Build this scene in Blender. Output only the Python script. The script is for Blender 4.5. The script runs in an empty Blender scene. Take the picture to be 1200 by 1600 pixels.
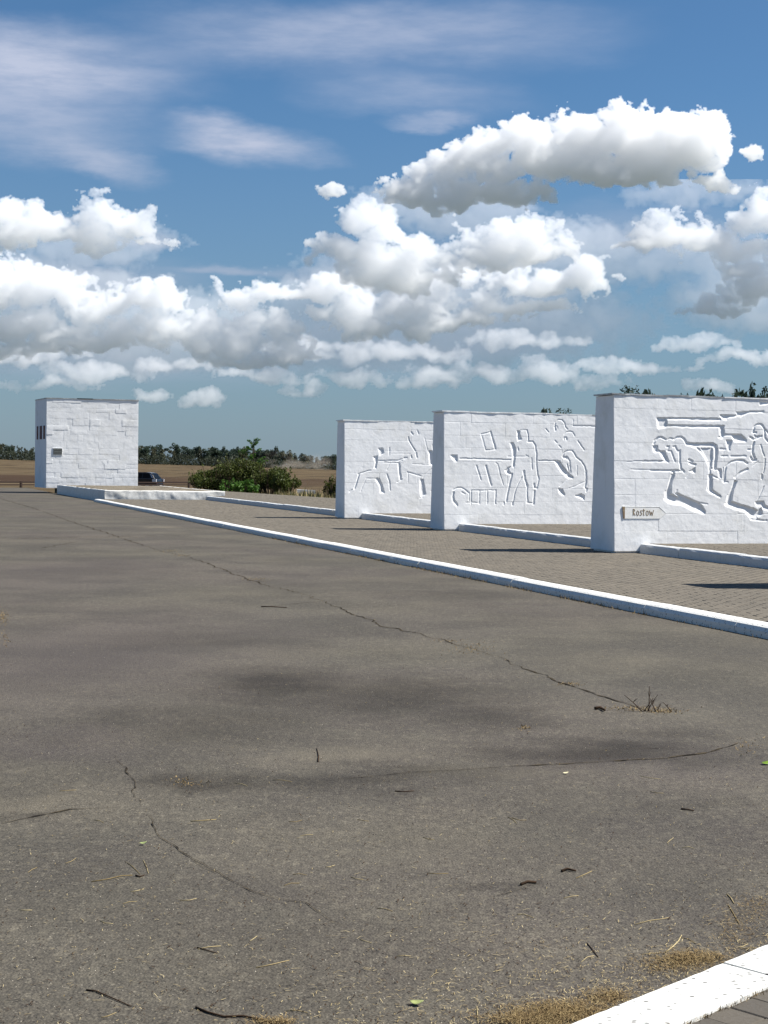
import bpy, bmesh, math, random
import numpy as np
from mathutils import Vector, Matrix
R = math.radians
random.seed(7)
C = bpy.context.scene.collection
SC = bpy.context.scene

# ------------------------------------------------------------------ camera
F_PX = 2400.0                                  # focal length for a 1200 x 1600 frame
EYE = 1.6
PITCH, ROLL = math.atan(67 / F_PX), 0.013
fw = Vector((0, math.cos(PITCH), -math.sin(PITCH)))
up0 = Vector((0, math.sin(PITCH), math.cos(PITCH)))
rt = Vector((1, 0, 0)) * math.cos(ROLL) + up0 * math.sin(ROLL)
up = up0 * math.cos(ROLL) - Vector((1, 0, 0)) * math.sin(ROLL)
cam = bpy.data.objects.new('camera', bpy.data.cameras.new('camera'))
C.objects.link(cam)
cam.matrix_world = Matrix((
    (rt.x, up.x, -fw.x, 0), (rt.y, up.y, -fw.y, 0), (rt.z, up.z, -fw.z, EYE), (0, 0, 0, 1)))
cam.data.sensor_fit = 'VERTICAL'
cam.data.sensor_height = 36.0
cam.data.lens = 36.0 * F_PX / 1600.0
cam.data.clip_start = 0.1
cam.data.clip_end = 20000
SC.camera = cam

def ray(px, py):
    return fw + rt * ((px - 600) / F_PX) + up * ((800 - py) / F_PX)
def G(px, py, z=0.0):                          # the point of the level z seen there
    d = ray(px, py); t = (z - EYE) / d.z
    return Vector((d.x * t, d.y * t, z))
def at(px, py, Y):                             # the point at the distance Y seen there
    d = ray(px, py); t = Y / d.y
    return Vector((d.x * t, Y, EYE + d.z * t))

# ------------------------------------------------------------------ light
SUN_EL, SUN_AZ = R(49.5), math.atan2(0.9991, 0.0417)    # azimuth from +Y towards +X
sv = Vector((math.sin(SUN_AZ) * math.cos(SUN_EL), math.cos(SUN_AZ) * math.cos(SUN_EL), math.sin(SUN_EL)))
sun = bpy.data.objects.new('sun', bpy.data.lights.new('sun', 'SUN'))
C.objects.link(sun)
sun.location = (30, 0, 40)
sun.rotation_euler = sv.to_track_quat('Z', 'Y').to_euler()
sun.data.energy = 5.0
sun.data.angle = R(0.55)
sun.data.color = (1.0, 0.955, 0.89)
SC.view_settings.view_transform = 'Standard'
SC.view_settings.look = 'None'
SC.view_settings.gamma = 1.0
SC.view_settings.exposure = 0.80
SC.view_settings.use_curve_mapping = False
SC.cycles.use_denoising = True
SC.cycles.max_bounces = 10
SC.cycles.diffuse_bounces = 4
SC.cycles.glossy_bounces = 3
SC.cycles.volume_bounces = 10
SC.cycles.transparent_max_bounces = 24

W = bpy.data.worlds.new('World'); SC.world = W; W.use_nodes = True
NT = W.node_tree; NT.nodes.clear()

class NB:
    """small node builder: every method returns an output socket"""
    def __init__(s, nt): s.nt = nt
    def put(s, sock, v):
        if isinstance(v, bpy.types.NodeSocket): s.nt.links.new(v, sock)
        elif isinstance(v, (tuple, list)) and sock.type == 'RGBA' and len(v) == 3: sock.default_value = (*v, 1)
        else: sock.default_value = v
    def m(s, op, a, b=0.0, c=0.0, clamp=False):
        n = s.nt.nodes.new('ShaderNodeMath'); n.operation = op; n.use_clamp = clamp
        s.put(n.inputs[0], a); s.put(n.inputs[1], b); s.put(n.inputs[2], c); return n.outputs[0]
    def v(s, op, a, b=(0, 0, 0), c=(0, 0, 0), scale=None):
        n = s.nt.nodes.new('ShaderNodeVectorMath'); n.operation = op
        s.put(n.inputs[0], a); s.put(n.inputs[1], b)
        if op == 'MULTIPLY_ADD': s.put(n.inputs[2], c)
        if scale is not None: s.put(n.inputs['Scale'], scale)
        return n.outputs['Value'] if op in ('LENGTH', 'DOT_PRODUCT', 'DISTANCE') else n.outputs[0]
    def noise(s, vec, scale, detail=4, rough=0.5, dist=0.0, color=False, dim='3D'):
        n = s.nt.nodes.new('ShaderNodeTexNoise'); n.noise_dimensions = dim
        s.put(n.inputs['Vector'], vec); s.put(n.inputs['Scale'], scale); s.put(n.inputs['Detail'], detail)
        s.put(n.inputs['Roughness'], rough); s.put(n.inputs['Distortion'], dist)
        return n.outputs['Color' if color else 'Fac']
    def vor(s, vec, scale, feature='F1', smooth=0.3, out='Distance', detail=0, rand=1.0):
        n = s.nt.nodes.new('ShaderNodeTexVoronoi'); n.feature = feature
        s.put(n.inputs['Vector'], vec); s.put(n.inputs['Scale'], scale); s.put(n.inputs['Randomness'], rand)
        if 'Detail' in n.inputs: s.put(n.inputs['Detail'], detail)
        if feature == 'SMOOTH_F1': s.put(n.inputs['Smoothness'], smooth)
        return n.outputs[out]
    def ramp(s, fac, lo, hi, a=0.0, b=1.0, smooth=True):
        n = s.nt.nodes.new('ShaderNodeMapRange'); n.interpolation_type = 'SMOOTHSTEP' if smooth else 'LINEAR'
        n.clamp = True
        s.put(n.inputs[0], fac); s.put(n.inputs[1], lo); s.put(n.inputs[2], hi); s.put(n.inputs[3], a); s.put(n.inputs[4], b)
        return n.outputs[0]
    def mix(s, f, a, b, mode='MIX'):
        n = s.nt.nodes.new('ShaderNodeMix'); n.data_type = 'RGBA'; n.blend_type = mode
        s.put(n.inputs[0], f); s.put(n.inputs[6], a); s.put(n.inputs[7], b); return n.outputs[2]
    def xyz(s, x, y, z):
        n = s.nt.nodes.new('ShaderNodeCombineXYZ')
        s.put(n.inputs[0], x); s.put(n.inputs[1], y); s.put(n.inputs[2], z); return n.outputs[0]
    def sep(s, v):
        n = s.nt.nodes.new('ShaderNodeSeparateXYZ'); s.put(n.inputs[0], v); return n.outputs
    def tex(s, which='Object'):
        return s.nt.nodes.new('ShaderNodeTexCoord').outputs[which]
# ------------------------------------------------------------------ sky: Nishita air with a few high veils placed by compass direction
def build_sky():
    b = NB(NT)
    K = 24.0                                     # 1 unit = 1/24 rad
    def cen(px, py):
        d = ray(px, py); return (math.atan2(d.x, d.y) * K, math.atan2(d.z, math.hypot(d.x, d.y)) * K)
    sky = NT.nodes.new('ShaderNodeTexSky'); sky.sky_type = 'NISHITA'; sky.sun_disc = False
    sky.sun_elevation = SUN_EL; sky.sun_rotation = SUN_AZ
    sky.altitude = 0; sky.air_density = 1.0; sky.dust_density = 0.25; sky.ozone_density = 5.0
    d = b.v('NORMALIZE', b.tex('Generated'))
    x, y, z = b.sep(d)
    az = b.m('ARCTAN2', x, y); el = b.m('ARCSINE', z)
    P = b.xyz(b.m('MULTIPLY', az, K), b.m('MULTIPLY', el, K), 0)
    D3 = b.v('SCALE', d, scale=K)
    vw = b.v('SUBTRACT', b.noise(b.v('MULTIPLY', D3, (.55, .55, 1.6)), .9, 5, .6, color=True), (.5, .5, .5))
    PV = b.v('MULTIPLY_ADD', vw, (1.6, .75, 0), P)
    veil = [(40,105,270,75,.98,-.05),(40,190,200,60,.6,-.1),(385,222,145,34,.98,-.10),(160,252,100,28,.65,-.25),(520,55,360,60,.62,.05),(640,150,190,40,.45,-.05),
            (668,194,70,13,.55,.05),(335,424,85,11,.6,0),(450,424,80,18,.4,0),(1000,350,190,50,.4,0),(860,500,200,40,.3,0),
            (150,440,190,50,.5,0),(180,560,360,50,.55,0),(640,540,340,60,.5,0),(700,420,200,70,.4,0),(220,375,60,12,.7,.05),(820,60,200,60,.25,.1)]
    va = None
    for cx, cy, rx, ry, a_, rot in veil:
        c = cen(cx, cy); cr, sr = math.cos(rot), math.sin(rot)
        q = b.v('SUBTRACT', PV, (c[0], c[1], 0))
        if abs(rot) > .01:
            u = b.v('DOT_PRODUCT', q, (cr * 100 / rx, sr * 100 / rx, 0)); w = b.v('DOT_PRODUCT', q, (-sr * 100 / ry, cr * 100 / ry, 0))
            l = b.v('LENGTH', b.xyz(u, w, 0))
        else:
            l = b.v('LENGTH', b.v('MULTIPLY', q, (100 / rx, 100 / ry, 0)))
        t = b.ramp(l, 1.2, .1, 0, a_)
        va = t if va is None else b.m('SUBTRACT', b.m('ADD', va, t), b.m('MULTIPLY', va, t))
    fib = b.noise(b.v('MULTIPLY', D3, (.5, .5, 2.6)), 1.6, 5, .6)
    va = b.m('MULTIPLY', va, b.ramp(fib, .25, .72, .6, 1.1))
    out = b.m('MAXIMUM', b.ramp(b.m('ABSOLUTE', az), .31, .42), b.ramp(el, .36, .44))
    gv = b.m('MULTIPLY', b.ramp(b.noise(b.v('MULTIPLY', d, (1, 1, 3)), 3.0, 4, .55), .45, .75), b.m('MULTIPLY', out, .22))
    va = b.m('MAXIMUM', va, gv)
    base = b.mix(1.0, sky.outputs[0], SKY_TINT, 'MULTIPLY')
    hz = b.m('POWER', b.ramp(el, .24, -.02, smooth=False), 1.3)      # dusty air near the horizon
    base = b.mix(b.m('MULTIPLY', hz, .85), base, HZ_COL)
    col = b.mix(va, base, b.mix(b.ramp(el, .05, .25), VEIL_LO, VEIL_HI))
    col = b.mix(b.ramp(el, 0.0, -.03), col, GROUND_COL)
    bg = NT.nodes.new('ShaderNodeBackground'); bg.inputs['Strength'].default_value = SKY_STRENGTH
    NT.links.new(col, bg.inputs['Color'])
    o = NT.nodes.new('ShaderNodeOutputWorld'); NT.links.new(bg.outputs[0], o.inputs['Surface'])
    W.cycles.sampling_method = 'MANUAL'; W.cycles.sample_map_resolution = 256
SKY_STRENGTH = 0.057
SKY_TINT = (.64, .85, .96)
HZ_COL = (2.15, 2.85, 3.8)
VEIL_LO, VEIL_HI = (4.2, 4.8, 6.0), (5.2, 5.8, 7.4)
GROUND_COL = (1.35, 1.5, 1.7)
build_sky()

# ------------------------------------------------------------------ helpers
def lin(r, g, b_, k=1.0):
    f = lambda c: ((c / 255 + .055) / 1.055) ** 2.4 if c > 10 else c / 255 / 12.92
    return (f(r) * k, f(g) * k, f(b_) * k, 1)

def _h(ix, iy, seed):
    n = (ix.astype(np.int64) * 374761393 + iy.astype(np.int64) * 668265263 + seed * 1442695041) & 0xffffffff
    n = ((n ^ (n >> 13)) * 1274126177) & 0xffffffff
    return ((n ^ (n >> 16)) & 0xffff) / 65535.0
def vnoise(x, y, seed=0):
    x0, y0 = np.floor(x), np.floor(y); fx, fy = x - x0, y - y0
    fx = fx * fx * fx * (fx * (fx * 6 - 15) + 10); fy = fy * fy * fy * (fy * (fy * 6 - 15) + 10)
    a = _h(x0, y0, seed); b = _h(x0 + 1, y0, seed); c = _h(x0, y0 + 1, seed); d = _h(x0 + 1, y0 + 1, seed)
    return (a * (1 - fx) + b * fx) * (1 - fy) + (c * (1 - fx) + d * fx) * fy
def fbm(x, y, oct=5, gain=.5, seed=0):
    s = 0; a = 1; t = 0
    for i in range(oct):
        s = s + a * vnoise(x, y, seed + i * 17); t += a; a *= gain
        x, y = x * 1.62 + y * 1.18 + 3.1, y * 1.62 - x * 1.18 + 7.7
    return s / t
def worley(x, y, seed=0):
    x0, y0 = np.floor(x), np.floor(y); best = np.full(x.shape, 9.0)
    for i in (-1, 0, 1):
        for j in (-1, 0, 1):
            cx, cy = x0 + i, y0 + j
            dx = cx + _h(cx, cy, seed) - x; dy = cy + _h(cx, cy, seed + 5) - y
            best = np.minimum(best, dx * dx + dy * dy)
    return np.sqrt(best)
def sstep(a, b, x):
    t = np.clip((x - a) / (b - a), 0, 1); return t * t * (3 - 2 * t)

def mesh_obj(name, verts, faces, mat=None, parent=None, smooth=False, loc=None):
    """links verts and faces as ONE mesh object"""
    me = bpy.data.meshes.new(name)
    if isinstance(verts, np.ndarray) and isinstance(faces, np.ndarray):
        nv, nf, k = len(verts), len(faces), faces.shape[1]
        me.vertices.add(nv); me.vertices.foreach_set('co', verts.astype(np.float32).ravel())
        me.loops.add(nf * k); me.loops.foreach_set('vertex_index', faces.astype(np.int32).ravel())
        me.polygons.add(nf); me.polygons.foreach_set('loop_start', np.arange(0, nf * k, k, dtype=np.int32))
        me.update(calc_edges=True)
    else:
        me.from_pydata([tuple(v) for v in verts], [], [tuple(f) for f in faces])
    if smooth:
        me.polygons.foreach_set('use_smooth', np.ones(len(me.polygons), dtype=bool))
    if mat: me.materials.append(mat)
    o = bpy.data.objects.new(name, me); C.objects.link(o)
    if parent: o.parent = parent
    if loc is not None: o.location = loc
    return o
def tag(o, label=None, cat=None, group=None, kind=None):
    if label: o['label'] = label
    if cat: o['category'] = cat
    if group: o['group'] = group
    if kind: o['kind'] = kind
    return o
def empty(name, loc, rz=0.0):
    o = bpy.data.objects.new(name, None); C.objects.link(o); o.location = loc; o.rotation_euler = (0, 0, rz)
    o.empty_display_size = .3
    return o
def grid_faces(nx, ny):
    i = np.arange(nx - 1)[None, :] + np.arange(ny - 1)[:, None] * nx
    return np.stack([i, i + 1, i + nx + 1, i + nx], -1).reshape(-1, 4)
def new_mat(name):
    m = bpy.data.materials.new(name); m.use_nodes = True; nt = m.node_tree; nt.nodes.clear()
    return m, NB(nt)
def out_surface(b, shader, disp=None):
    o = b.nt.nodes.new('ShaderNodeOutputMaterial'); b.nt.links.new(shader, o.inputs['Surface'])
def principled(b, color, rough=.8, normal=None, spec=.3, metal=0.0, **kw):
    n = b.nt.nodes.new('ShaderNodeBsdfPrincipled')
    b.put(n.inputs['Base Color'], color); b.put(n.inputs['Roughness'], rough); b.put(n.inputs['Metallic'], metal)
    b.put(n.inputs['Specular IOR Level'], spec)
    if normal is not None: b.nt.links.new(normal, n.inputs['Normal'])
    for k, v in kw.items(): b.put(n.inputs[k.replace('_', ' ')], v)
    return n.outputs[0]
def bump(b, h, strength=.5, dist=.01, normal=None):
    n = b.nt.nodes.new('ShaderNodeBump'); b.put(n.inputs['Height'], h); b.put(n.inputs['Strength'], strength); b.put(n.inputs['Distance'], dist)
    if normal is not None: b.nt.links.new(normal, n.inputs['Normal'])
    return n.outputs[0]

# ------------------------------------------------------------------ cumulus clouds: relief surfaces kilometres away, lit by the same sun
def cloud_mat(name, dens, albedo):
    m, b = new_mat(name)
    v = b.nt.nodes.new('ShaderNodeVolumePrincipled')
    v.inputs['Color'].default_value = (*albedo, 1); v.inputs['Density'].default_value = dens; v.inputs['Anisotropy'].default_value = .0
    o = b.nt.nodes.new('ShaderNodeOutputMaterial'); b.nt.links.new(v.outputs[0], o.inputs['Volume'])
    return m

def blur(a, sig):
    r = max(1, int(sig * 3)); k = np.exp(-.5 * (np.arange(-r, r + 1) / sig) ** 2); k /= k.sum()
    for ax in (0, 1):
        p = np.pad(a, [(r, r) if i == ax else (0, 0) for i in (0, 1)], mode='edge')
        a = sum(k[i] * (p[i:i + a.shape[0]] if ax == 0 else p[:, i:i + a.shape[1]]) for i in range(2 * r + 1))
    return a

def cloud_layer(name, Y, ell, box, step, mat, seed, warp=1.0, relief=1.0, base=.62, bias=.06, brk=1.0):
    x0, y0, x1, y1 = box
    xs = np.arange(x0, x1, step); ys = np.arange(y0, y1, step)
    X, Yp = np.meshgrid(xs, ys)
    wx = (fbm(X / 46, Yp / 40, 5, .55, seed) - .5) * 54 * warp
    wy = (fbm(X / 46, Yp / 40, 5, .55, seed + 90) - .5) * 46 * warp
    PX, PY = X + wx, Yp + wy
    F = np.full(X.shape, -3.0); Q = np.zeros(X.shape); k = .10
    for cx, cy, rx, ry in ell:
        dx, dy = (PX - cx) / rx, (PY - cy) / ry
        dy = np.where(dy > 0, dy / base, dy)
        s = (min(rx, ry) / 34.0) ** .6
        r2 = dx * dx + dy * dy; f = s * (1 - np.sqrt(r2)); qd = min(rx, ry) * 1.25 * np.sqrt(np.clip(1.25 - r2, 0, None)); kk = 9.0
        hq = np.clip(.5 + .5 * (Q - qd) / kk, 0, 1); Q = qd * (1 - hq) + Q * hq + kk * hq * (1 - hq)
        h = np.clip(.5 + .5 * (F - f) / k, 0, 1); F = f * (1 - h) + F * h + k * h * (1 - h)
    # cauliflower domes at three sizes
    w1 = .55 - worley(PX / 40, PY / 35, seed + 3) ** 2; w2 = .5 - worley(PX / 18, PY / 16, seed + 4) ** 2; w3 = .5 - worley(X / 8 + wx / 12, Yp / 7.5 + wy / 12, seed + 6) ** 2
    det = (fbm(X / 12, Yp / 9, 5, .62, seed + 8) - .5)
    D = F + bias + brk * (w1 * .46 + w2 * .26) + w3 * .10 + det * .40 * brk
    edge = np.sqrt(np.clip(D, 0, .6) / .6)
    H = relief * (blur(Q * .75, 2.0 / step) + w1 * 34 + w2 * 15 + w3 * 4 + det * 9 + 10)
    H = np.clip(H, 2, None) * edge
    # a closed body: front and back skins meeting where the cloud thins out
    n = X.size
    fx = np.array(fw)[None, :]; rx_, ux = np.array(rt)[None, :], np.array(up)[None, :]
    d = fx + rx_ * ((X.ravel()[:, None] - 600) / F_PX) + ux * ((800 - Yp.ravel()[:, None]) / F_PX)
    dn = d / d[:, 1:2]
    Vf = dn * (Y - H.ravel()[:, None] * (Y / F_PX)); Vb = dn * (Y + .7 * H.ravel()[:, None] * (Y / F_PX) + .5)
    inside = (D > 0).ravel()
    fc = grid_faces(len(xs), len(ys))[:, ::-1]
    fc = fc[inside[fc].any(1)]
    used = np.unique(fc); remap = -np.ones(n, dtype=np.int64); remap[used] = np.arange(len(used))
    ff = remap[fc]; nb = len(used)
    e = np.concatenate([np.stack([ff[:, i], ff[:, (i + 1) % 4]], -1) for i in range(4)])
    key = e[:, 0] * nb + e[:, 1]; rkey = e[:, 1] * nb + e[:, 0]
    be = e[~np.isin(key, rkey)]
    side = np.stack([be[:, 1], be[:, 0], be[:, 0] + nb, be[:, 1] + nb], -1)
    V = np.concatenate([Vf[used], Vb[used]]) + np.array([0, 0, EYE])
    F_all = np.concatenate([ff, ff[:, ::-1] + nb, side])
    org = np.array([V[:, 0].mean(), V[:, 1].mean(), V[:, 2].min()])
    o = mesh_obj(name, V - org, F_all, mat, None, True, tuple(org))
    tag(o, kind='stuff')
    return o

far_e = [(432,462,55,24),(368,466,32,18),(515,462,55,26),(576,508,42,24),(662,504,54,26),(742,500,52,18),(600,490,90,20),(800,478,70,16),
     (690,438,66,26),(862,442,76,24),(912,426,28,26),(640,474,80,24),
     (20,440,62,32),(82,462,55,26),(150,486,60,26),(226,468,48,28),(248,505,45,20),(300,518,62,22),(360,536,90,18),
     (50,515,90,28),(140,536,80,24),(405,518,70,22),(60,552,80,14),(400,556,90,12),(-70,450,80,50),(-150,480,90,50),(200,515,70,20)]
low_e = [(150,585,60,12),(60,600,50,8),(400,588,50,9),(560,590,40,9),(1000,575,60,10),(1160,560,50,10),(260,570,50,9),(674,592,42,18),(765,584,48,12),(856,584,42,16),(940,600,30,10),(483,610,26,8),(325,624,26,11),(728,576,14,9),(240,616,20,8),
     (1090,538,42,9),(1115,610,24,8),(480,545,70,12),(640,556,70,12),(560,560,50,10),(30,560,70,14),(820,536,60,10),(1290,560,70,14)]
mid_e = [(572,342,34,26),(600,362,28,22),(555,402,60,30),(652,394,30,32),(606,424,66,26),
     (808,372,72,32),(775,400,66,26),(640,440,60,20),(850,400,44,22),(700,410,50,16),
     (1040,374,54,28),(1105,370,48,22),(1192,342,36,30),(1260,350,70,46),(1150,392,90,16),(1162,434,34,28),(1192,466,56,24),(1112,486,38,12),(1270,460,70,44),
     (38,362,60,36),(-30,350,55,38),(-100,370,60,34),(160,328,22,24),(182,352,52,22),(140,378,90,14)]
near_e = [(985,214,54,46),(1055,220,62,42),(1114,214,27,38),(900,212,46,38),(820,228,52,42),(755,246,57,36),(692,268,48,22),
     (870,266,130,32),(985,262,112,38),(1060,250,68,34),(650,298,50,24),(705,316,60,20),(792,314,34,22),(760,300,80,20),
     (518,302,20,11),(1130,286,28,9),(1180,236,14,10)]
cm = cloud_mat('cumulus_near', .030, (.992, .996, 1))
cm2 = cloud_mat('cumulus_far', .018, (.985, .992, 1))
cm3 = cloud_mat('cumulus_hazy', .010, (.97, .98, 1))
bank_e = [(60, 470, 190, 60), (220, 520, 220, 55), (420, 520, 170, 50), (600, 470, 170, 70), (760, 480, 190, 60), (640, 540, 260, 40), (900, 400, 170, 50), (1060, 400, 170, 40), (1200, 470, 130, 60), (330, 560, 330, 26),
          (700, 330, 120, 40), (-80, 480, 160, 80), (870, 510, 120, 34), (120, 380, 120, 34), (1090, 300, 90, 24)]
cm4 = cloud_mat('cloud_bank', .0042, (.97, .98, 1))
cloud_layer('clouds', 6000, bank_e, (-250, 280, 1420, 640), 3.0, cm4, 71, .8, .5, .8, .1, 1.2)
cloud_layer('clouds', 5200, low_e, (-100, 500, 1400, 640), 1.9, cm3, 11, .7, .6, .6, .0, 1.1)
cloud_layer('clouds', 4600, far_e, (-250, 380, 1020, 600), 1.7, cm2, 23, 1.15, .8, .62, -.17, 1.6)
cloud_layer('clouds', 3900, mid_e, (-200, 290, 1400, 520), 1.7, cm2, 37, 1.1, .95, .62, -.09, 1.4)
cloud_layer('clouds', 3200, near_e, (480, 140, 1220, 350), 1.5, cm, 51, 1.05, 1.1, .62, -.12, 1.3)
# ------------------------------------------------------------------ the site's own frame: s runs along the kerb away from us, t across it to the right
_v = ray(-151, 723)
d1 = Vector((_v.x, _v.y, 0)).normalized(); d2 = Vector((d1.y, -d1.x, 0))
RZ = math.atan2(d2.y, d2.x)
def S(s, t, z=0.0): return d1 * s + d2 * t + Vector((0, 0, z))
def ST(s, t, z):                                # arrays
    return np.stack([d1.x * s + d2.x * t, d1.y * s + d2.y * t, z], -1)

def at_ground(px, py):
    return G(px, py, 0.0)

# ---- materials
def asphalt_mat():
    m, b = new_mat('asphalt')
    p = b.tex('Object'); sx, sy, sz = b.sep(p)
    big = b.noise(p, .35, 5, .6); mid = b.noise(p, 1.7, 5, .6); fine = b.noise(p, 42, 4, .75); dust = b.noise(b.v('MULTIPLY', p, (1, .45, 1)), 6.5, 5, .7)
    base = b.mix(b.ramp(big, .35, .68), lin(63, 60, 56), lin(71, 67, 59))
    base = b.mix(b.ramp(b.noise(p, .16, 3, .5), .42, .62, 0, .5), base, lin(66, 58, 58))
    base = b.mix(b.ramp(mid, .45, .75, 0, .55), base, lin(79, 76, 68))
    # worn and oily patches, and dark bands painted along the seam for its shadow
    PW = b.v('MULTIPLY_ADD', b.v('SUBTRACT', b.noise(p, 1.3, 4, .62, color=True), (.5, .5, .5)), (1.0, 1.6, 0), p)
    def spots(lst):
        acc = None
        for px, py, rx, ry, a_ in lst:
            g = at_ground(px, py); wx = rx / F_PX * g.y; wy = ry * g.y * g.y / (EYE * F_PX)
            q = b.v('MULTIPLY', b.v('SUBTRACT', PW, (g.x, g.y, 0)), (1 / wx, 1 / wy, 0))
            t = b.ramp(b.v('LENGTH', q), 1.25, .1, 0, a_)
            acc = t if acc is None else b.m('MAXIMUM', acc, t)
        return acc
    dark = spots([(450, 1068, 170, 38, .9), (620, 1085, 230, 40, .75), (760, 1118, 120, 26, .6), (330, 1130, 190, 36, .5), (330, 1222, 100, 26, .75),
                  (560, 1212, 260, 24, .65), (930, 1178, 260, 24, .85), (1060, 1150, 130, 16, .5), (800, 1390, 60, 10, .5), (20, 1290, 60, 9, .5), (180, 1130, 160, 30, .45),
                  (700, 930, 150, 8, .35), (1060, 1260, 130, 14, .3), (300, 1000, 220, 16, .3)])
    cf = b.vor(p, 38, 'F1', out='Color'); fr_, fg_, fb_ = b.sep(cf); fd = b.vor(p, 38, 'F1')
    base = b.mix(b.m('MULTIPLY', b.m('MULTIPLY', b.ramp(fr_, .78, .95), b.ramp(fd, .42, .2)), .5), base, lin(134, 128, 114))
    base = b.mix(b.m('MULTIPLY', b.m('MULTIPLY', b.ramp(fg_, .74, .95), b.ramp(fd, .5, .2)), .7), base, lin(30, 28, 26))
    base = b.mix(b.ramp(b.noise(b.v('MULTIPLY', p, (1, .5, 1)), 17, 4, .8), .50, .68, 0, .40), base, lin(118, 112, 99))
    base = b.mix(b.ramp(b.noise(b.v('MULTIPLY', p, (1, .5, 1)), 13, 4, .8), .54, .70, 0, .45), base, lin(40, 38, 35))
    plum = spots([(120, 1020, 330, 110, .8), (60, 900, 260, 40, .6), (330, 1000, 200, 60, .5), (1000, 1200, 200, 40, .5), (100, 1160, 160, 40, .6)])
    base = b.mix(plum, base, lin(68, 61, 62))
    pale = spots([(60, 1265, 130, 26, .6), (520, 1180, 160, 14, .5), (760, 1215, 200, 14, .45), (255, 824, 45, 2.2, .9), (600, 1330, 400, 60, .25), (1000, 1030, 300, 20, .3)])
    base = b.mix(b.m('MULTIPLY', pale, b.ramp(dust, .3, .6, .3, 1)), base, lin(98, 92, 80))
    # aggregate: pale and dark chips in the binder
    ce = b.vor(p, 95, 'F1', out='Color'); cr, cg, cb = b.sep(ce); cd = b.vor(p, 95, 'F1')
    chip = b.m('MULTIPLY', b.ramp(cr, .72, .95), b.ramp(cd, .5, .25))
    base = b.mix(b.m('MULTIPLY', chip, .38), base, lin(150, 143, 130))
    pit = b.m('MULTIPLY', b.ramp(cg, .70, .95), b.ramp(cd, .6, .3))
    base = b.mix(b.m('MULTIPLY', pit, .6), base, lin(28, 26, 24))
    base = b.mix(b.ramp(fine, .30, .72, .0, .55), base, lin(104, 99, 88))
    base = b.mix(b.m('MULTIPLY', dark, b.ramp(mid, .25, .65, .72, 1.0)), base, (.30, .28, .25), 'MULTIPLY')
    tone = b.ramp(b.noise(p, .55, 5, .62), .36, .64)
    base = b.mix(.85, base, b.mix(tone, (.80, .79, .76), (1.15, 1.13, 1.07)), 'MULTIPLY')
    h = b.m('ADD', b.m('MULTIPLY', b.m('SUBTRACT', 1.0, cd), .5), b.m('MULTIPLY', fine, .8))
    h = b.m('ADD', h, b.m('MULTIPLY', mid, 1.2))
    nrm = bump(b, h, .8, .008)
    out_surface(b, principled(b, base, .82, nrm, .25)); return m
M_ASPH = asphalt_mat()

def field_mat():
    m, b = new_mat('dry_field')
    p = b.tex('Object'); sx, sy, sz = b.sep(p)
    q = b.v('MULTIPLY', p, (.03, .016, 0)); q2 = b.v('MULTIPLY', p, (.14, .035, 0))
    n1 = b.noise(q, 1.0, 5, .6); n2 = b.noise(q2, 1.0, 5, .65); n3 = b.noise(p, 3.0, 4, .7)
    c = b.mix(b.ramp(n1, .32, .66), lin(78, 64, 46), lin(92, 79, 59))
    c = b.mix(b.ramp(n2, .46, .64, 0, 1.0), c, lin(58, 47, 33))
    c = b.mix(b.ramp(n3, .35, .7, 0, .5), c, lin(98, 87, 66))
    ploughed = b.m('MULTIPLY', b.ramp(sy, 150, 175), b.ramp(sy, 250, 210))
    c = b.mix(b.m('MULTIPLY', ploughed, b.ramp(n1, .3, .6, .35, 1.0)), c, lin(62, 48, 36))
    green = b.ramp(b.noise(p, .35, 4, .6), .50, .66, 0, .55)
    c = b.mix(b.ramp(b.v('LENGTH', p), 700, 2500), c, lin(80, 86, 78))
    c = b.mix(b.m('MULTIPLY', green, b.ramp(sy, 135, 110)), c, lin(52, 56, 30))
    out_surface(b, principled(b, c, .95, bump(b, b.m('ADD', n3, n2), .9, .12), .1)); return m
M_FIELD = field_mat()

def paver_mat(name, c0, c1, c2, sc=1.0):
    m, b = new_mat(name)
    p = b.tex('Object')
    info = b.nt.nodes.new('ShaderNodeNewGeometry').outputs['Random Per Island']
    oi = b.nt.nodes.new('ShaderNodeObjectInfo').outputs['Random']
    r = b.m('FRACT', b.m('ADD', b.m('MULTIPLY', info, 7.3), oi))
    c = b.mix(r, c0, c1)
    gp = b.nt.nodes.new('ShaderNodeNewGeometry').outputs['Position']
    n = b.noise(gp, .8, 5, .65); f = b.noise(gp, 60, 3, .7)
    c = b.mix(b.ramp(n, .42, .72, 0, .6), c, c2)
    c = b.mix(b.ramp(f, .4, .75, 0, .45), c, lin(74, 66, 55))
    out_surface(b, principled(b, c, .9, bump(b, f, .5, .004), .2)); return m
M_PAVER = paver_mat('concrete_paver', lin(100, 95, 86), lin(108, 102, 92), lin(118, 111, 99))
M_JOINT, _b = new_mat('joint_sand')
out_surface(_b, principled(_b, _b.mix(_b.ramp(_b.noise(_b.tex('Object'), 3, 5, .7), .35, .65), lin(84, 78, 67), lin(104, 96, 82)), .95, None, .1))

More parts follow.
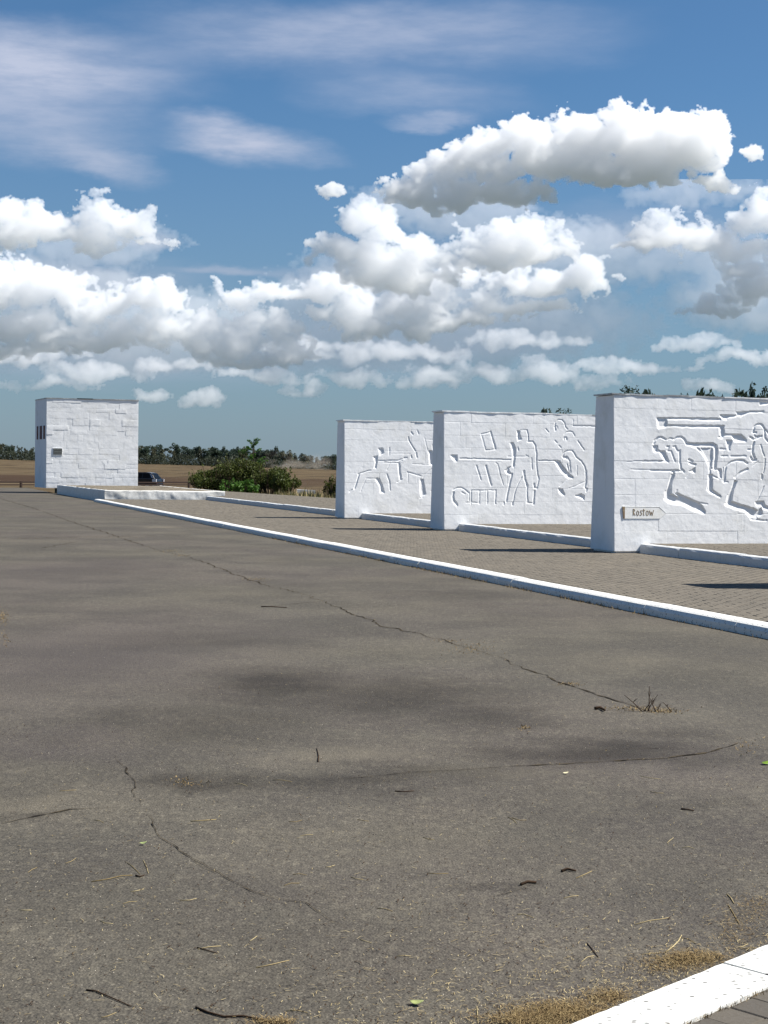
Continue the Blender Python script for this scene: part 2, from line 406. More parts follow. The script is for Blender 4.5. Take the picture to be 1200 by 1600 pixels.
def white_mat(name='whitewash', col=(241, 242, 242), dirt=.35, speck=.0):
    m, b = new_mat(name)
    gp = b.nt.nodes.new('ShaderNodeNewGeometry').outputs['Position']
    n = b.noise(gp, 1.6, 5, .62); n2 = b.noise(gp, 9.0, 5, .65); f = b.noise(gp, 70, 4, .7)
    c = b.mix(b.ramp(n, .48, .78, 0, dirt), lin(*col), lin(196, 194, 182))
    streak = b.noise(b.v('MULTIPLY', gp, (1, 1, .16)), 5.0, 4, .6)
    c = b.mix(b.ramp(streak, .56, .8, 0, dirt * .7), c, lin(184, 186, 180))
    c = b.mix(b.ramp(n2, .60, .82, 0, dirt * .8), c, lin(206, 206, 198))
    if speck:
        v = b.vor(b.v('MULTIPLY', gp, (1, 1.6, 1)), 34, 'F1'); vr, _, _ = b.sep(b.vor(b.v('MULTIPLY', gp, (1, 1.6, 1)), 34, 'F1', out='Color'))
        c = b.mix(b.m('MULTIPLY', b.m('MULTIPLY', b.ramp(vr, .55, .62), b.ramp(v, .34, .2)), speck), c, lin(52, 48, 42))
        c = b.mix(b.ramp(b.noise(gp, 9, 5, .8), .57, .72, 0, speck), c, lin(150, 142, 126))
    h = b.m('ADD', b.m('MULTIPLY', n2, 1.0), b.m('MULTIPLY', f, .22))
    out_surface(b, principled(b, c, .75, bump(b, h, .45, .012), .25)); return m
M_WHITE = white_mat()
M_KERB = white_mat('kerb_paint', (216, 216, 211), .45, .85)
M_TKERB = white_mat('old_kerb_paint', (200, 202, 202), .6, .4)

# ---- terrain: one sheet to the horizon, dipping behind the paved square and rising to the tree belt
def terrain_z(x, y):
    far = np.clip(1.1 - .0183 * (x + 17), .5, 4.5)
    z = np.full(np.broadcast(x, y).shape, -.06)
    z = z + sstep(104, 118, y) * -.26
    z = z + (far + .32) * np.clip((y - 140) / 410.0, 0, 1) ** 1.15
    z = z - sstep(800, 3000, y) * (far + 1.0)
    return z
ys = np.concatenate([np.linspace(-400, -10, 14), np.linspace(-2, 100, 35), np.linspace(103, 200, 60), np.linspace(205, 620, 60), np.geomspace(650, 9000, 24)])
xs = np.concatenate([-np.geomspace(9000, 320, 20), np.linspace(-300, 300, 121), np.geomspace(320, 9000, 20)])
XX, YY = np.meshgrid(xs, ys)
ZZ = terrain_z(XX, YY) + (fbm(XX / 9, YY / 9, 3, .5, 3) - .5) * .12 * sstep(108, 125, YY)
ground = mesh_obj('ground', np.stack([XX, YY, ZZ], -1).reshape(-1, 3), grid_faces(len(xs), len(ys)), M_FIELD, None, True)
tag(ground, kind='structure')

# ---- asphalt square
ss = np.concatenate([np.linspace(-30, 1.5, 12), np.arange(2.0, 16, .07), np.arange(16, 40, .25), np.linspace(40.5, 108, 80)])
tt = np.concatenate([-np.geomspace(110, 9, 14), np.linspace(-8.6, -3.2, 18), np.arange(-3.0, 8.2, .075), [8.18]])
TT, SS = np.meshgrid(tt, ss)
asph_h = (fbm(SS / 2.2 + 5, TT / 2.2, 3, .5, 61) - .5) * .035 + (fbm(SS / .5, TT / .5, 3, .5, 62) - .5) * .006
asph_h = asph_h * sstep(8.2, 7.0, TT) 
asph_h = np.where(SS > 60, asph_h * .3, asph_h)
V = ST(SS.ravel(), TT.ravel(), asph_h.ravel())
asphalt = mesh_obj('asphalt', V, grid_faces(len(tt), len(ss)), M_ASPH, None, True)
tag(asphalt, kind='structure')
def az_(x, y):                                  # height of the asphalt at world x, y
    s = x * d1.x + y * d1.y; t = x * d2.x + y * d2.y
    h = (fbm(np.array([s / 2.2 + 5]), np.array([t / 2.2]), 3, .5, 61)[0] - .5) * .035 + (fbm(np.array([s / .5]), np.array([t / .5]), 3, .5, 62)[0] - .5) * .006
    h *= sstep(8.2, 7.0, t)
    return float(h * (.3 if s > 60 else 1))

def prism(name, prof, s0, s1, mat, parent=None, jit=0.0, rnd=None, sub=1):
    """a bar with the profile prof [(t, z)...] running from s0 to s1, ends closed"""
    n = len(prof); vs = []; fs = []
    for k in range(sub + 1):
        s = s0 + (s1 - s0) * k / sub
        for t, z in prof:
            j = (rnd.uniform(-jit, jit), rnd.uniform(-jit, jit)) if jit and z > .02 else (0, 0)
            vs.append(tuple(S(s, t + j[0], z + j[1] * .5)))
    for k in range(sub):
        for i in range(n):
            a, b_ = k * n + i, k * n + (i + 1) % n
            fs.append((a, b_, b_ + n, a + n))
    fs.append(tuple(range(n))[::-1]); fs.append(tuple(range(sub * n, sub * n + n)))
    return mesh_obj(name, vs, fs, mat, parent)

# ---- long white kerb, its stones end to end
kerb = empty('kerb', S(0, 8.0, 0)); kerb.location = (0, 0, 0); tag(kerb, kind='structure')
rk = random.Random(3)
s = 1.68
while s < 68.2:
    L = min(2.0, 68.25 - s)
    dt, dz = rk.uniform(-.008, .008), rk.uniform(-.006, .004)
    prof = [(8.0 + dt, -.05), (8.005 + dt, .062 + dz), (8.035 + dt, .100 + dz), (8.075 + dt, .116 + dz), (8.25 + dt, .118 + dz), (8.285 + dt, .106), (8.29 + dt, -.05)]
    prism('kerb_stone', prof, s + .004, s + L - .004, M_KERB, kerb, .0016, rk, 7)
    s += L

# ---- paved walk and terrace: pavers 0.2 x 0.1 m
def paver_box(w, l, h=.03, bev=.006):
    vs = [(x * (w / 2 - e), y * (l / 2 - e), z) for z, e in ((0, 0), (h - bev, 0), (h, bev)) for x, y in ((-1, -1), (1, -1), (1, 1), (-1, 1))]
    fs = [(8, 9, 10, 11)]
    for r in (0, 4):
        for i in range(4): fs.append((r + i, r + (i + 1) % 4, r + 4 + (i + 1) % 4, r + 4 + i))
    return vs, fs
pv, pf = paver_box(.193, .093)
paver_me = bpy.data.meshes.new('paver'); paver_me.from_pydata(pv, [], pf); paver_me.materials.append(M_PAVER)
def pave(root, cells, ztop, seed, near_key, n_parts=300, rz=RZ):
    """cells: list of world (x, y); nearest n_parts as objects, the rest one mesh"""
    rr = random.Random(seed)
    cells = sorted(cells, key=near_key)
    q = Matrix.Rotation(rz, 3, 'Z')
    for (x, y) in cells[:n_parts]:
        o = bpy.data.objects.new('paver', paver_me); C.objects.link(o); o.parent = root
        o.location = (x, y, ztop - .03 + rr.uniform(-.0035, .0025))
        o.rotation_euler = (rr.gauss(0, .008), rr.gauss(0, .008), rz + rr.gauss(0, .006))
    rest = cells[n_parts:]
    if rest:
        R_ = np.random.RandomState(seed); n = len(rest)
        base = np.array(pv); ctr = np.array(rest)
        tx, ty = R_.normal(0, .008, n), R_.normal(0, .008, n)
        loc = np.repeat(base[None], n, 0)
        loc[:, :, 2] += loc[:, :, 0] * tx[:, None] + loc[:, :, 1] * ty[:, None]
        c_, s_ = math.cos(rz), math.sin(rz)
        Wx = loc[:, :, 0] * c_ - loc[:, :, 1] * s_ + ctr[:, None, 0]
        Wy = loc[:, :, 0] * s_ + loc[:, :, 1] * c_ + ctr[:, None, 1]
        Wz = loc[:, :, 2] + ztop - .03 + R_.uniform(-.0025, .0015, n)[:, None]
        Vv = np.stack([Wx, Wy, Wz], -1).reshape(-1, 3)
        ff = (np.array(pf)[None] + (np.arange(n) * len(pv))[:, None, None]).reshape(-1, 4)
        o = mesh_obj('paving', Vv, ff, M_PAVER, root); tag(o, kind='stuff')
def quad_sheet(name, pts, mat, parent=None):
    return mesh_obj(name, pts, [tuple(range(len(pts)))], mat, parent)
walk = empty('walk', (0, 0, 0)); tag(walk, kind='structure')
quad_sheet('bedding', [S(1.6, 8.2, .088), S(1.6, 13.3, .088), S(69.1, 13.3, .088), S(69.1, 8.2, .088)], M_JOINT, walk)
cells = []
k = 0; s = 10.0
while s < 68.9:
    off = .1 if k % 2 else 0
    for j in range(24):
        t = 8.40 + j * .2 + off
        if t < 13.05:
            p = S(s, t); cells.append((p.x, p.y))
    s += .1; k += 1
cells_in = [c for c in cells if c[0] / max(c[1], .1) < .262]
pave(walk, cells_in, .102, 5, lambda c: c[1] + abs(c[0]) * .2)

terr = empty('terrace', (0, 0, 0)); tag(terr, kind='structure')
tpoly = [S(1.6, 13.3, .262), S(1.6, 18.6, .262), S(66, 18.4, .262), S(87.5, 16.4, .262), S(87.5, 13.3, .262)]
vs = [tuple(p) for p in tpoly] + [(p.x, p.y, -.1) for p in tpoly]
fs = [(4, 3, 2, 1, 0)[::-1]] + [(i, (i + 1) % 5, 5 + (i + 1) % 5, 5 + i) for i in range(5)]
mesh_obj('bedding', vs, fs, M_JOINT, terr)
cells = []
k = 0; s = 19.0
while s < 87.3:
    off = .1 if k % 2 else 0
    tb = 18.35 if s < 66 else 18.35 - (s - 66) / 21.5 * 2.0
    for j in range(28):
        t = 13.38 + j * .2 + off
        if t < tb:
            p = S(s, t)
            if p.x / p.y < .262: cells.append((p.x, p.y))
    s += .1; k += 1
pave(terr, cells, .276, 8, lambda c: c[1] + abs(c[0]) * .2, 200)
# its thick kerb, chipped and grey-white
rk = random.Random(12)
tk = empty('terrace_kerb', (0, 0, 0)); tag(tk, kind='structure')
s = 1.7; 
while s < 68.6:
    L = min(rk.choice([2.0, 2.4, 3.0]), 68.75 - s)
    dz = rk.uniform(-.008, .008)
    prof = [(13.06, .05), (13.075, .235 + dz), (13.10, .268 + dz), (13.14, .279 + dz), (13.24, .281 + dz), (13.27, .270), (13.27, .05)]
    prism('kerb_stone', prof, s + .003, s + L - .003, M_TKERB, tk, .006, rk, 12)
    s += L

# ---- near corner: another kerb at 45 degrees with pavers behind it
e1 = Vector((.7071, .7071, 0)); e2 = Vector((.7071, -.7071, 0))
P0 = G(880, 1600, .1)
def E(u, w, z): p = P0 + e1 * u + e2 * w; return Vector((p.x, p.y, z))
nk = empty('corner_kerb', (0, 0, 0)); tag(nk, kind='structure')
joint = G(1123, 1503, .1); uj = (joint - P0).dot(e1)
rk = random.Random(4)
for u0, u1 in ((uj - 1.9, uj - .95), (uj - .947, uj - .003), (uj + .003, uj + .95), (uj + .953, uj + 1.9)):
    vs, fs = [], []
    prof = [(0, -.05), (0.002, .085), (.012, .100), (.19, .101), (.205, .092), (.205, -.05)]
    n = len(prof); sub = 24; dz = rk.uniform(-.003, .003)
    for k in range(sub + 1):
        for w, z in prof:
            j = (rk.uniform(-.0022, .0022), rk.uniform(-.0012, .0012)) if z > 0 else (0, 0)
            vs.append(tuple(E(u0 + (u1 - u0) * k / sub, w + j[0], z + j[1] + (dz if z > 0 else 0))))
    for k in range(sub):
        for i in range(n): fs.append((k * n + i, k * n + (i + 1) % n, (k + 1) * n + (i + 1) % n, (k + 1) * n + i))
    fs.append(tuple(range(n))[::-1]); fs.append(tuple(range(sub * n, sub * n + n)))
    mesh_obj('kerb_stone', vs, fs, M_KERB, nk)
cw = empty('corner_walk', (0, 0, 0)); tag(cw, kind='structure')
quad_sheet('bedding', [E(uj - 2, .2, .078), E(uj - 2, 2.4, .078), E(uj + 2, 2.4, .078), E(uj + 2, .2, .078)], M_JOINT, cw)
M_PAVER2 = paver_mat('grey_paver', lin(84, 80, 74), lin(94, 89, 81), lin(102, 96, 85))
pv2, pf2 = paver_box(.1155, .234, .03, .003)
pm2 = bpy.data.meshes.new('corner_paver'); pm2.from_pydata(pv2, [], pf2); pm2.materials.append(M_PAVER2)
ul = (G(1127, 1572, .08) - P0).dot(e1)
for i in range(-8, 9):
    for j in range(-1, 6):
        if j < 0 and i % 2 == 0: continue
        p = E(ul + .059 + i * .1185, .210 + .12 + j * .237 + (.118 if i % 2 else 0), .054 + rk.uniform(-.0012, .0012))
        o = bpy.data.objects.new('paver', pm2); C.objects.link(o); o.parent = cw; o.location = p
        o.rotation_euler = (rk.gauss(0, .008), rk.gauss(0, .008), R(45) + rk.gauss(0, .004))
# ------------------------------------------------------------------ relief walls
BAT, WH, WT = .048, 2.93, 1.05                  # batter, height, thickness at the foot
class Carve:
    def __init__(s, N, crops):
        s.N, s.crops, s.items = N, crops, []
        s.n = (d1 - Vector((0, 0, 1)) * BAT)     # plane: (p-N).d1 = BAT * z
    def uv(s, crop, x, y):
        ox, oy, k = s.crops[crop]
        d = ray(ox + x / k, oy + y / k); o = Vector((0, 0, EYE))
        t = -(o - s.N).dot(s.n) / d.dot(s.n)
        p = o + d * t - s.N
        return (p.dot(d2), p.z)
    def scale(s, crop):                          # metres per crop pixel
        a, b_ = s.uv(crop, 0, 0), s.uv(crop, 100, 0); return (b_[0] - a[0]) / 100
    def line(s, crop, w, pts, dep=.02, e=.015):
        k = s.scale(crop); s.items.append(('L', [s.uv(crop, *p) for p in pts], w * k / 2, dep, e))
    def poly(s, crop, pts, dep=.03, e=.04):
        s.items.append(('P', [s.uv(crop, *p) for p in pts], 0, dep, e))
    def height(s, U, V):
        H = np.zeros(U.shape)
        for kind, pts, w, dep, e in s.items:
            P = np.array(pts); m = w + e + .02
            sel = (U > P[:, 0].min() - m) & (U < P[:, 0].max() + m) & (V > P[:, 1].min() - m) & (V < P[:, 1].max() + m)
            if not sel.any(): continue
            u, v = U[sel], V[sel]
            u = u + (vnoise(u * 14, v * 14, 5) - .5) * .012; v = v + (vnoise(u * 14, v * 14, 9) - .5) * .012
            best = np.full(u.shape, 9e9); gx = np.zeros(u.shape); gy = np.zeros(u.shape)
            n = len(P); segs = [(i, i + 1) for i in range(n - 1)] + ([(n - 1, 0)] if kind == 'P' else [])
            ins = np.zeros(u.shape, bool)
            for a, b_ in segs:
                ax, ay = P[a]; bx, by = P[b_]; L2 = (bx - ax) ** 2 + (by - ay) ** 2 + 1e-12
                t = np.clip(((u - ax) * (bx - ax) + (v - ay) * (by - ay)) / L2, 0, 1)
                dx, dy = u - ax - t * (bx - ax), v - ay - t * (by - ay); q = dx * dx + dy * dy
                c = q < best; best[c] = q[c]; gx[c] = dx[c]; gy[c] = dy[c]
                if kind == 'P':
                    if ay != by:
                        ins ^= ((ay > v) != (by > v)) & (u < (bx - ax) * (v - ay) / (by - ay) + ax)
            r = np.sqrt(best) + 1e-9
            if kind == 'P':
                face = (gx * -.62 + gy * -.78) / r
                ee = .007 + e * np.clip(face * 1.3, 0, 1)
                h = np.where(ins, 1.0, np.clip(1 - r / ee, 0, 1))
            else:
                face = (gx * -.62 + gy * -.78) / r
                ee = .006 + e * np.clip(face * 1.3, 0, 1)
                h = np.clip(1 - (r - w) / ee, 0, 1)
            H[sel] = np.minimum(H[sel], -.74 * dep * h)
        return H

def lumps(U, V, seed, amp=1.0):
    return ((fbm(U / .55, V / .40, 3, .5, seed) - .5) * .009 + (fbm(U / .13, V / .10, 3, .55, seed + 31) - .5) * .0030
            - np.clip(.25 - worley(U / .30, V / .22, seed + 2), 0, 1) * .005) * amp

def stone_panel(root, x0, x1, z0, z1, step, hf, front, mat, off, depth=.06, tiltx=0.0, tiltz=0.0, edge=.006):
    """one stone of a wall face: carved front grid plus returning rims; hf(U, V) gives the relief"""
    g = .0008
    xs_ = np.linspace(x0 + g, x1 - g, max(3, int((x1 - x0) / step) + 1)); zs_ = np.linspace(z0 + g, z1 - g, max(3, int((z1 - z0) / step) + 1))
    U, Vv = np.meshgrid(xs_, zs_)
    H = hf(U, Vv) + off + (U - (x0 + x1) / 2) * tiltx + (Vv - (z0 + z1) / 2) * tiltz
    dist = np.minimum(np.minimum(U - x0, x1 - U), np.minimum(Vv - z0, z1 - Vv))
    H = H - edge * np.clip(1 - dist / .012, 0, 1)
    Y = front(U, Vv) - H
    nx, nz = len(xs_), len(zs_)
    Vt = np.stack([U, Y, Vv], -1).reshape(-1, 3)
    F = grid_faces(nx, nz)
    ring = np.concatenate([np.arange(nx), np.arange(1, nz) * nx + nx - 1, (nz - 1) * nx + np.arange(nx - 2, -1, -1), np.arange(nz - 2, 0, -1) * nx])
    rimv = Vt[ring].copy(); back = rimv.copy(); back[:, 1] = front(back[:, 0], back[:, 2]) + depth
    b0 = len(Vt); k = len(ring); i = np.arange(k); j = (i + 1) % k
    rim = np.stack([b0 + i, b0 + k + i, b0 + k + j, b0 + j], -1)
    return mesh_obj('stone', np.concatenate([Vt, rimv, back]), np.concatenate([F, rim]), mat, root, True)

def plain_face(name, root, P, Nu, Nv, hfun, mat):
    """a bumpy rectangular face: P(u, v) -> point for u, v in 0..1 with outward offset hfun"""
    u = np.linspace(0, 1, Nu); v = np.linspace(0, 1, Nv); U, Vv = np.meshgrid(u, v)
    return mesh_obj(name, P(U, Vv).reshape(-1, 3), grid_faces(Nu, Nv), mat, root, True)

M_COPE, _b = new_mat('coping_sheet')
_p = _b.nt.nodes.new('ShaderNodeNewGeometry').outputs['Position']
_c = _b.mix(_b.ramp(_b.noise(_p, 2.2, 5, .6), .4, .65), lin(150, 152, 152), lin(205, 207, 206))
_c = _b.mix(_b.ramp(_b.noise(_p, 7, 5, .7), .62, .75, 0, .7), _c, lin(104, 96, 86))
out_surface(_b, principled(_b, _c, .5, bump(_b, _b.noise(_p, 9, 4, .6), .4, .02), .5, .25))
M_TAR, _b = new_mat('tar_edge'); out_surface(_b, principled(_b, lin(46, 42, 40), .85, None, .2))

def relief_wall(N, carve, L, fine_x, step, seed, label, mat=M_WHITE):
    root = empty('relief_wall', N, RZ); tag(root, label, 'wall', 'carved white walls along the walk')
    rr = random.Random(seed)
    Lx = L
    fr = lambda U, V: BAT * V
    # core just behind the stones; its back, far end and top are the wall's own
    c = .055
    vs = [(.0, c, 0), (Lx, c, 0), (Lx, WT, 0), (.0, WT, 0),
          (.0, c + BAT * WH, WH - .01), (Lx, c + BAT * WH, WH - .01), (Lx, WT - BAT * WH, WH - .01), (.0, WT - BAT * WH, WH - .01)]
    vs[0] = (.05, c, 0); vs[3] = (.05, WT - .04, 0); vs[4] = (.012, vs[4][1], vs[4][2]); vs[7] = (.012, vs[7][1], vs[7][2])
    mesh_obj('core', vs, [(0, 1, 5, 4), (1, 2, 6, 5), (2, 3, 7, 6), (3, 0, 4, 7), (4, 5, 6, 7), (3, 2, 1, 0)], mat, root)
    # plastered end towards the road
    u = np.linspace(0, 1, 34); v = np.linspace(0, 1, 90); U, Vv = np.meshgrid(u, v)
    z = .035 + Vv * (WH - .039); y0 = BAT * z + .004; y1 = WT - BAT * z
    ywob = (fbm(z / .35, z * 0 + 3.3, 4, .6, seed + 70) - .5) * .022
    Y = y0 + (y1 - y0) * U + ywob * np.where(U > .97, 1, 0)
    X = -(.004 + (fbm(Y / .5, z / .5, 4, .55, seed + 50) - .5) * .018) * np.sin(np.pi * np.clip(U, .03, .97)) ** .3
    Vt = np.stack([X, Y, z], -1).reshape(-1, 3); F = grid_faces(34, 90)[:, ::-1]
    mesh_obj('end_face', Vt, F, mat, root, True)
    # carved stones in courses
    hf = lambda U, V: (carve.height(U, V) if carve else 0) + lumps(U, V, seed) 
    z0 = .035; ci = 0; hs = [.37, .33, .34, .31, .33, .34, .30, .33, .28]
    while z0 < WH - .02 and ci < len(hs):
        z1 = min(WH, z0 + hs[ci]) if ci < len(hs) - 1 else WH
        x0 = 0.0; first = True
        while x0 < Lx - .01:
            w = rr.choice([.7, .95, 1.2, 1.5, 1.8]) * (.6 if first else 1); first = False
            x1 = x0 + w
            if x1 > Lx - .3: x1 = Lx
            st = step if x0 < fine_x else .09
            stone_panel(root, x0 if x0 > 0 else -.004, x1, z0, z1, st, hf, fr, mat, rr.uniform(-.0015, .0015), .08,
                        rr.gauss(0, .001), rr.gauss(0, .0025), rr.choice([0, .0006, .0012, .0024]))
            x0 = x1
        z0 = z1; ci += 1
    # loose coping sheets on the top
    x0 = -.05
    yb, yf = WT - BAT * WH, BAT * WH
    while x0 < Lx:
        w = rr.uniform(.7, 1.3); x1 = min(Lx + .03, x0 + w)
        ov = rr.uniform(.004, .014); th = rr.uniform(.010, .022); t0, t1 = rr.uniform(0, .016), rr.uniform(0, .02)
        sub = 8; vs, fs = [], []
        for k in range(sub + 1):
            x = x0 + (x1 - x0) * k / sub; zz = WH + .004 + t0 + (t1 - t0) * k / sub + rr.uniform(-.003, .003)
            yy = yf - ov + rr.uniform(-.006, .006)
            vs += [(x, yy, zz - .012), (x, yy, zz + th), (x, yb + ov, zz + th), (x, yb + ov, zz - .012)]
        for k in range(sub):
            for i in range(4): fs.append((k * 4 + i, k * 4 + (i + 1) % 4, k * 4 + 4 + (i + 1) % 4, k * 4 + 4 + i))
        fs += [(0, 1, 2, 3), (sub * 4 + 3, sub * 4 + 2, sub * 4 + 1, sub * 4)]
        mesh_obj('coping_sheet', vs, fs, M_WHITE if rr.random() < .6 else (M_COPE if rr.random() < .8 else M_TAR), root)
        x0 = x1 - rr.uniform(-.02, .03)
    return root

CR = {'A': (960, 640, 7.5), 'B': (1080, 600, 7.273), 'C': (690, 640, 8.42), 'D': (780, 640, 7.5), 'E': (530, 650, 7.5), 'F': (960, 780, 13.333)}
N1, N2, N3 = S(25.8, 12.56, .1), S(35.57, 12.70, .1), S(43.98, 12.55, .1)
N0 = S(17.0, 12.52, .1)

k1 = Carve(N1, CR); l, p = k1.line, k1.poly
p('A', [(515, 95), (615, 100), (612, 188), (530, 200)], .03, .05)
l('A', 13, [(600, 102), (1200, 108)]); l('A', 15, [(600, 188), (1200, 195)])
l('A', 20, [(462, 395), (475, 360), (510, 332)]); l('A', 11, [(510, 330), (550, 322), (600, 345)])
p('A', [(455, 425), (505, 425), (512, 468), (545, 485), (470, 490)], .022, .02)
p('A', [(540, 488), (590, 485), (635, 600), (602, 592)], .03, .04)
l('A', 6, [(620, 352), (650, 335), (700, 345)], .012); l('A', 12, [(615, 432), (642, 432)]); l('A', 7, [(640, 455), (622, 480), (665, 485), (715, 610)], .014)
l('A', 13, [(700, 345), (735, 322), (780, 318), (820, 345), (848, 402)]); l('A', 9, [(690, 430), (715, 430), (730, 470), (745, 488), (770, 480)], .016)
l('A', 11, [(765, 500), (770, 620), (780, 690), (815, 725)], .016)
l('A', 10, [(850, 405), (900, 420), (960, 440), (1020, 490), (1070, 560), (1110, 650), (1122, 720), (1112, 800), (1105, 880), (1095, 940)], .014, .02)
l('A', 24, [(850, 396), (935, 406), (1000, 402), (1150, 400), (1190, 425)], .024)
l('B', 28, [(40, 692), (200, 688), (268, 702), (288, 745), (280, 850), (272, 960)], .026)
p('B', [(115, 730), (235, 720), (240, 850), (225, 945), (190, 860)], .022, .02)
p('B', [(208, 1030), (240, 1030), (240, 1200), (335, 1272), (212, 1212)], .03, .045)
l('B', 6, [(225, 960), (345, 970)], .012); p('B', [(312, 975), (347, 975), (342, 1065), (318, 1055)], .022, .02); l('B', 7, [(235, 1040), (320, 1075)], .014)
l('A', 8, [(335, 603), (630, 603)], .014); l('A', 3, [(150, 602), (335, 601)], .006); l('A', 4, [(190, 697), (425, 702)], .007); l('A', 11, [(425, 706), (780, 716)], .018)
p('A', [(665, 715), (712, 725), (700, 748)], .022, .02); l('A', 14, [(870, 585), (915, 602)]); l('A', 15, [(880, 622), (950, 645)])
p('A', [(888, 716), (945, 680), (946, 726)], .025, .03); l('A', 6, [(885, 740), (845, 790)], .012)
p('A', [(710, 745), (672, 860), (665, 990), (720, 1015), (790, 1050), (740, 1005), (725, 985), (750, 985), (860, 1030), (960, 1080), (1030, 1125), (1060, 1185), (960, 1160),
        (800, 1085), (650, 1060), (615, 1030), (620, 960), (650, 880), (685, 760)], .04, .07)
l('A', 5, [(735, 940), (725, 985)], .01); l('A', 6, [(950, 1085), (1095, 1105)], .012)
l('B', 12, [(0, 397), (330, 401)]); l('B', 16, [(0, 480), (370, 480)]); l('B', 34, [(352, 485), (362, 575)], .03, .05); l('B', 14, [(350, 578), (485, 580)])
p('B', [(470, 575), (565, 572), (627, 638), (500, 636)], .035, .04); p('B', [(340, 352), (520, 355), (440, 370), (412, 392), (370, 388)], .028, .03)
p('B', [(525, 315), (665, 315), (600, 345), (570, 360), (530, 345)], .03, .03); l('B', 8, [(660, 314), (820, 314)])
l('B', 13, [(320, 600), (350, 612)]); p('B', [(415, 640), (470, 640), (437, 740), (420, 700)], .03, .04); l('B', 9, [(330, 735), (388, 737)])
for a_, b_ in ((345, 415), (455, 530), (540, 625)): l('B', 9, [(a_, 818), (b_, 819)], .014)
l('B', 12, [(705, 545), (715, 490), (745, 462), (780, 455), (815, 475), (836, 520), (840, 610), (875, 652)]); l('B', 12, [(705, 548), (737, 548)]); l('B', 8, [(720, 580), (735, 602), (770, 590)])
l('B', 11, [(670, 600), (715, 630), (760, 610), (800, 590)]); l('B', 15, [(715, 660), (700, 700), (700, 780), (725, 860)], .024); l('B', 10, [(650, 742), (690, 742)])
l('B', 15, [(680, 830), (700, 870), (740, 860)], .024); l('B', 7, [(790, 690), (830, 820)], .012); l('B', 7, [(840, 850), (840, 920), (820, 1010)], .012); l('B', 10, [(805, 1030), (805, 1075)])
l('B', 11, [(380, 1110), (385, 1000), (402, 930), (450, 885), (520, 865), (590, 870), (638, 902)], .02); l('B', 5, [(365, 950), (362, 1105), (420, 1115)], .01)
l('B', 16, [(500, 1060), (560, 1000), (640, 965)], .022); l('B', 4, [(700, 930), (760, 880)], .008)
p('B', [(500, 1100), (522, 1105), (482, 1200), (457, 1335), (560, 1370), (700, 1410), (760, 1440), (798, 1400), (802, 1465), (745, 1500), (690, 1490), (620, 1415), (500, 1390), (410, 1350), (430, 1260), (470, 1180)], .04, .07)
l('B', 7, [(830, 1160), (740, 1350)], .012); p('B', [(740, 1340), (820, 1330), (840, 1380), (900, 1405), (900, 1420), (825, 1405), (800, 1370), (760, 1372)], .03, .04)
l('B', 9, [(680, 1535), (720, 1540), (860, 1550)], .016); p('B', [(785, 198), (785, 230), (900, 218), (900, 206)], .03, .02); l('B', 9, [(850, 520), (900, 590)])
# the relief goes on beyond the picture's edge: a second crouching figure
l('B', 12, [(900, 700), (960, 690), (1010, 740), (1030, 830), (1010, 960), (1000, 1100)]); l('B', 14, [(900, 1420), (1010, 1440), (1080, 1420)]); l('B', 10, [(960, 560), (1000, 520), (1050, 520), (1080, 560), (1080, 620)])

k2 = Carve(N2, CR); l, p = k2.line, k2.poly
l('C', 8, [(525, 320), (650, 290)], .014); l('C', 13, [(645, 290), (710, 515)], .018); l('C', 5, [(530, 330), (580, 530)], .010, .03); l('C', 6, [(580, 532), (700, 520)], .010, .03)
p('C', [(138, 598), (202, 597), (202, 662), (175, 655)], .03, .05); l('C', 9, [(245, 640), (910, 660)], .014)
l('C', 9, [(462, 735), (518, 920)], .014); l('C', 13, [(585, 738), (655, 995)], .018); l('C', 5, [(715, 700), (735, 710), (810, 990)], .010)
l('C', 9, [(155, 1050), (200, 1028), (260, 1022), (310, 1055), (365, 1100)], .014); l('C', 14, [(160, 1085), (150, 1140), (165, 1200), (210, 1250)], .02, .04); l('C', 6, [(265, 1085), (312, 1112)], .012)
l('C', 6, [(390, 1060), (720, 1060)], .01)
for x, w in ((392, 8), (500, 7), (605, 6), (712, 12)): l('C', w, [(x, 1065), (x - 2, 1240)], .012)
l('C', 6, [(330, 1220), (505, 1225)], .01); l('C', 6, [(365, 1110), (365, 1200)], .01)
p('D', [(215, 245), (240, 250), (238, 290), (262, 345), (225, 357)], .03, .03); l('D', 7, [(325, 240), (335, 285), (342, 355)], .014); l('D', 4, [(245, 238), (325, 238)], .008)
p('D', [(148, 390), (167, 390), (192, 450), (190, 545), (170, 545), (166, 470)], .03, .05); l('D', 18, [(177, 570), (171, 655)], .024, .04); l('D', 7, [(218, 440), (225, 475)], .014)
l('D', 5, [(100, 548), (325, 545)], .008); l('D', 4, [(310, 530), (345, 552)], .01)
l('D', 9, [(335, 370), (395, 375), (425, 420), (435, 500), (440, 600), (445, 700), (452, 770), (466, 810), (457, 860), (446, 915)], .016); l('D', 7, [(380, 570), (390, 700)], .012)
l('D', 11, [(410, 870), (415, 915), (445, 920)], .018); p('D', [(138, 668), (100, 680), (78, 705), (95, 742), (138, 746), (115, 720), (115, 690)], .028, .04)
l('D', 12, [(155, 750), (132, 850), (102, 980), (88, 1070)], .02, .035); l('D', 20, [(136, 820), (122, 870)], .024); l('D', 9, [(60, 1083), (55, 1112)]); l('D', 8, [(265, 790), (215, 890), (200, 920), (180, 1000), (160, 1110)], .014)
l('D', 14, [(290, 720), (300, 800), (330, 900)], .022); l('D', 9, [(330, 900), (325, 1000), (335, 1090)], .014); l('D', 7, [(330, 1090), (405, 1097)], .012); l('D', 13, [(412, 950), (405, 1105)], .02)
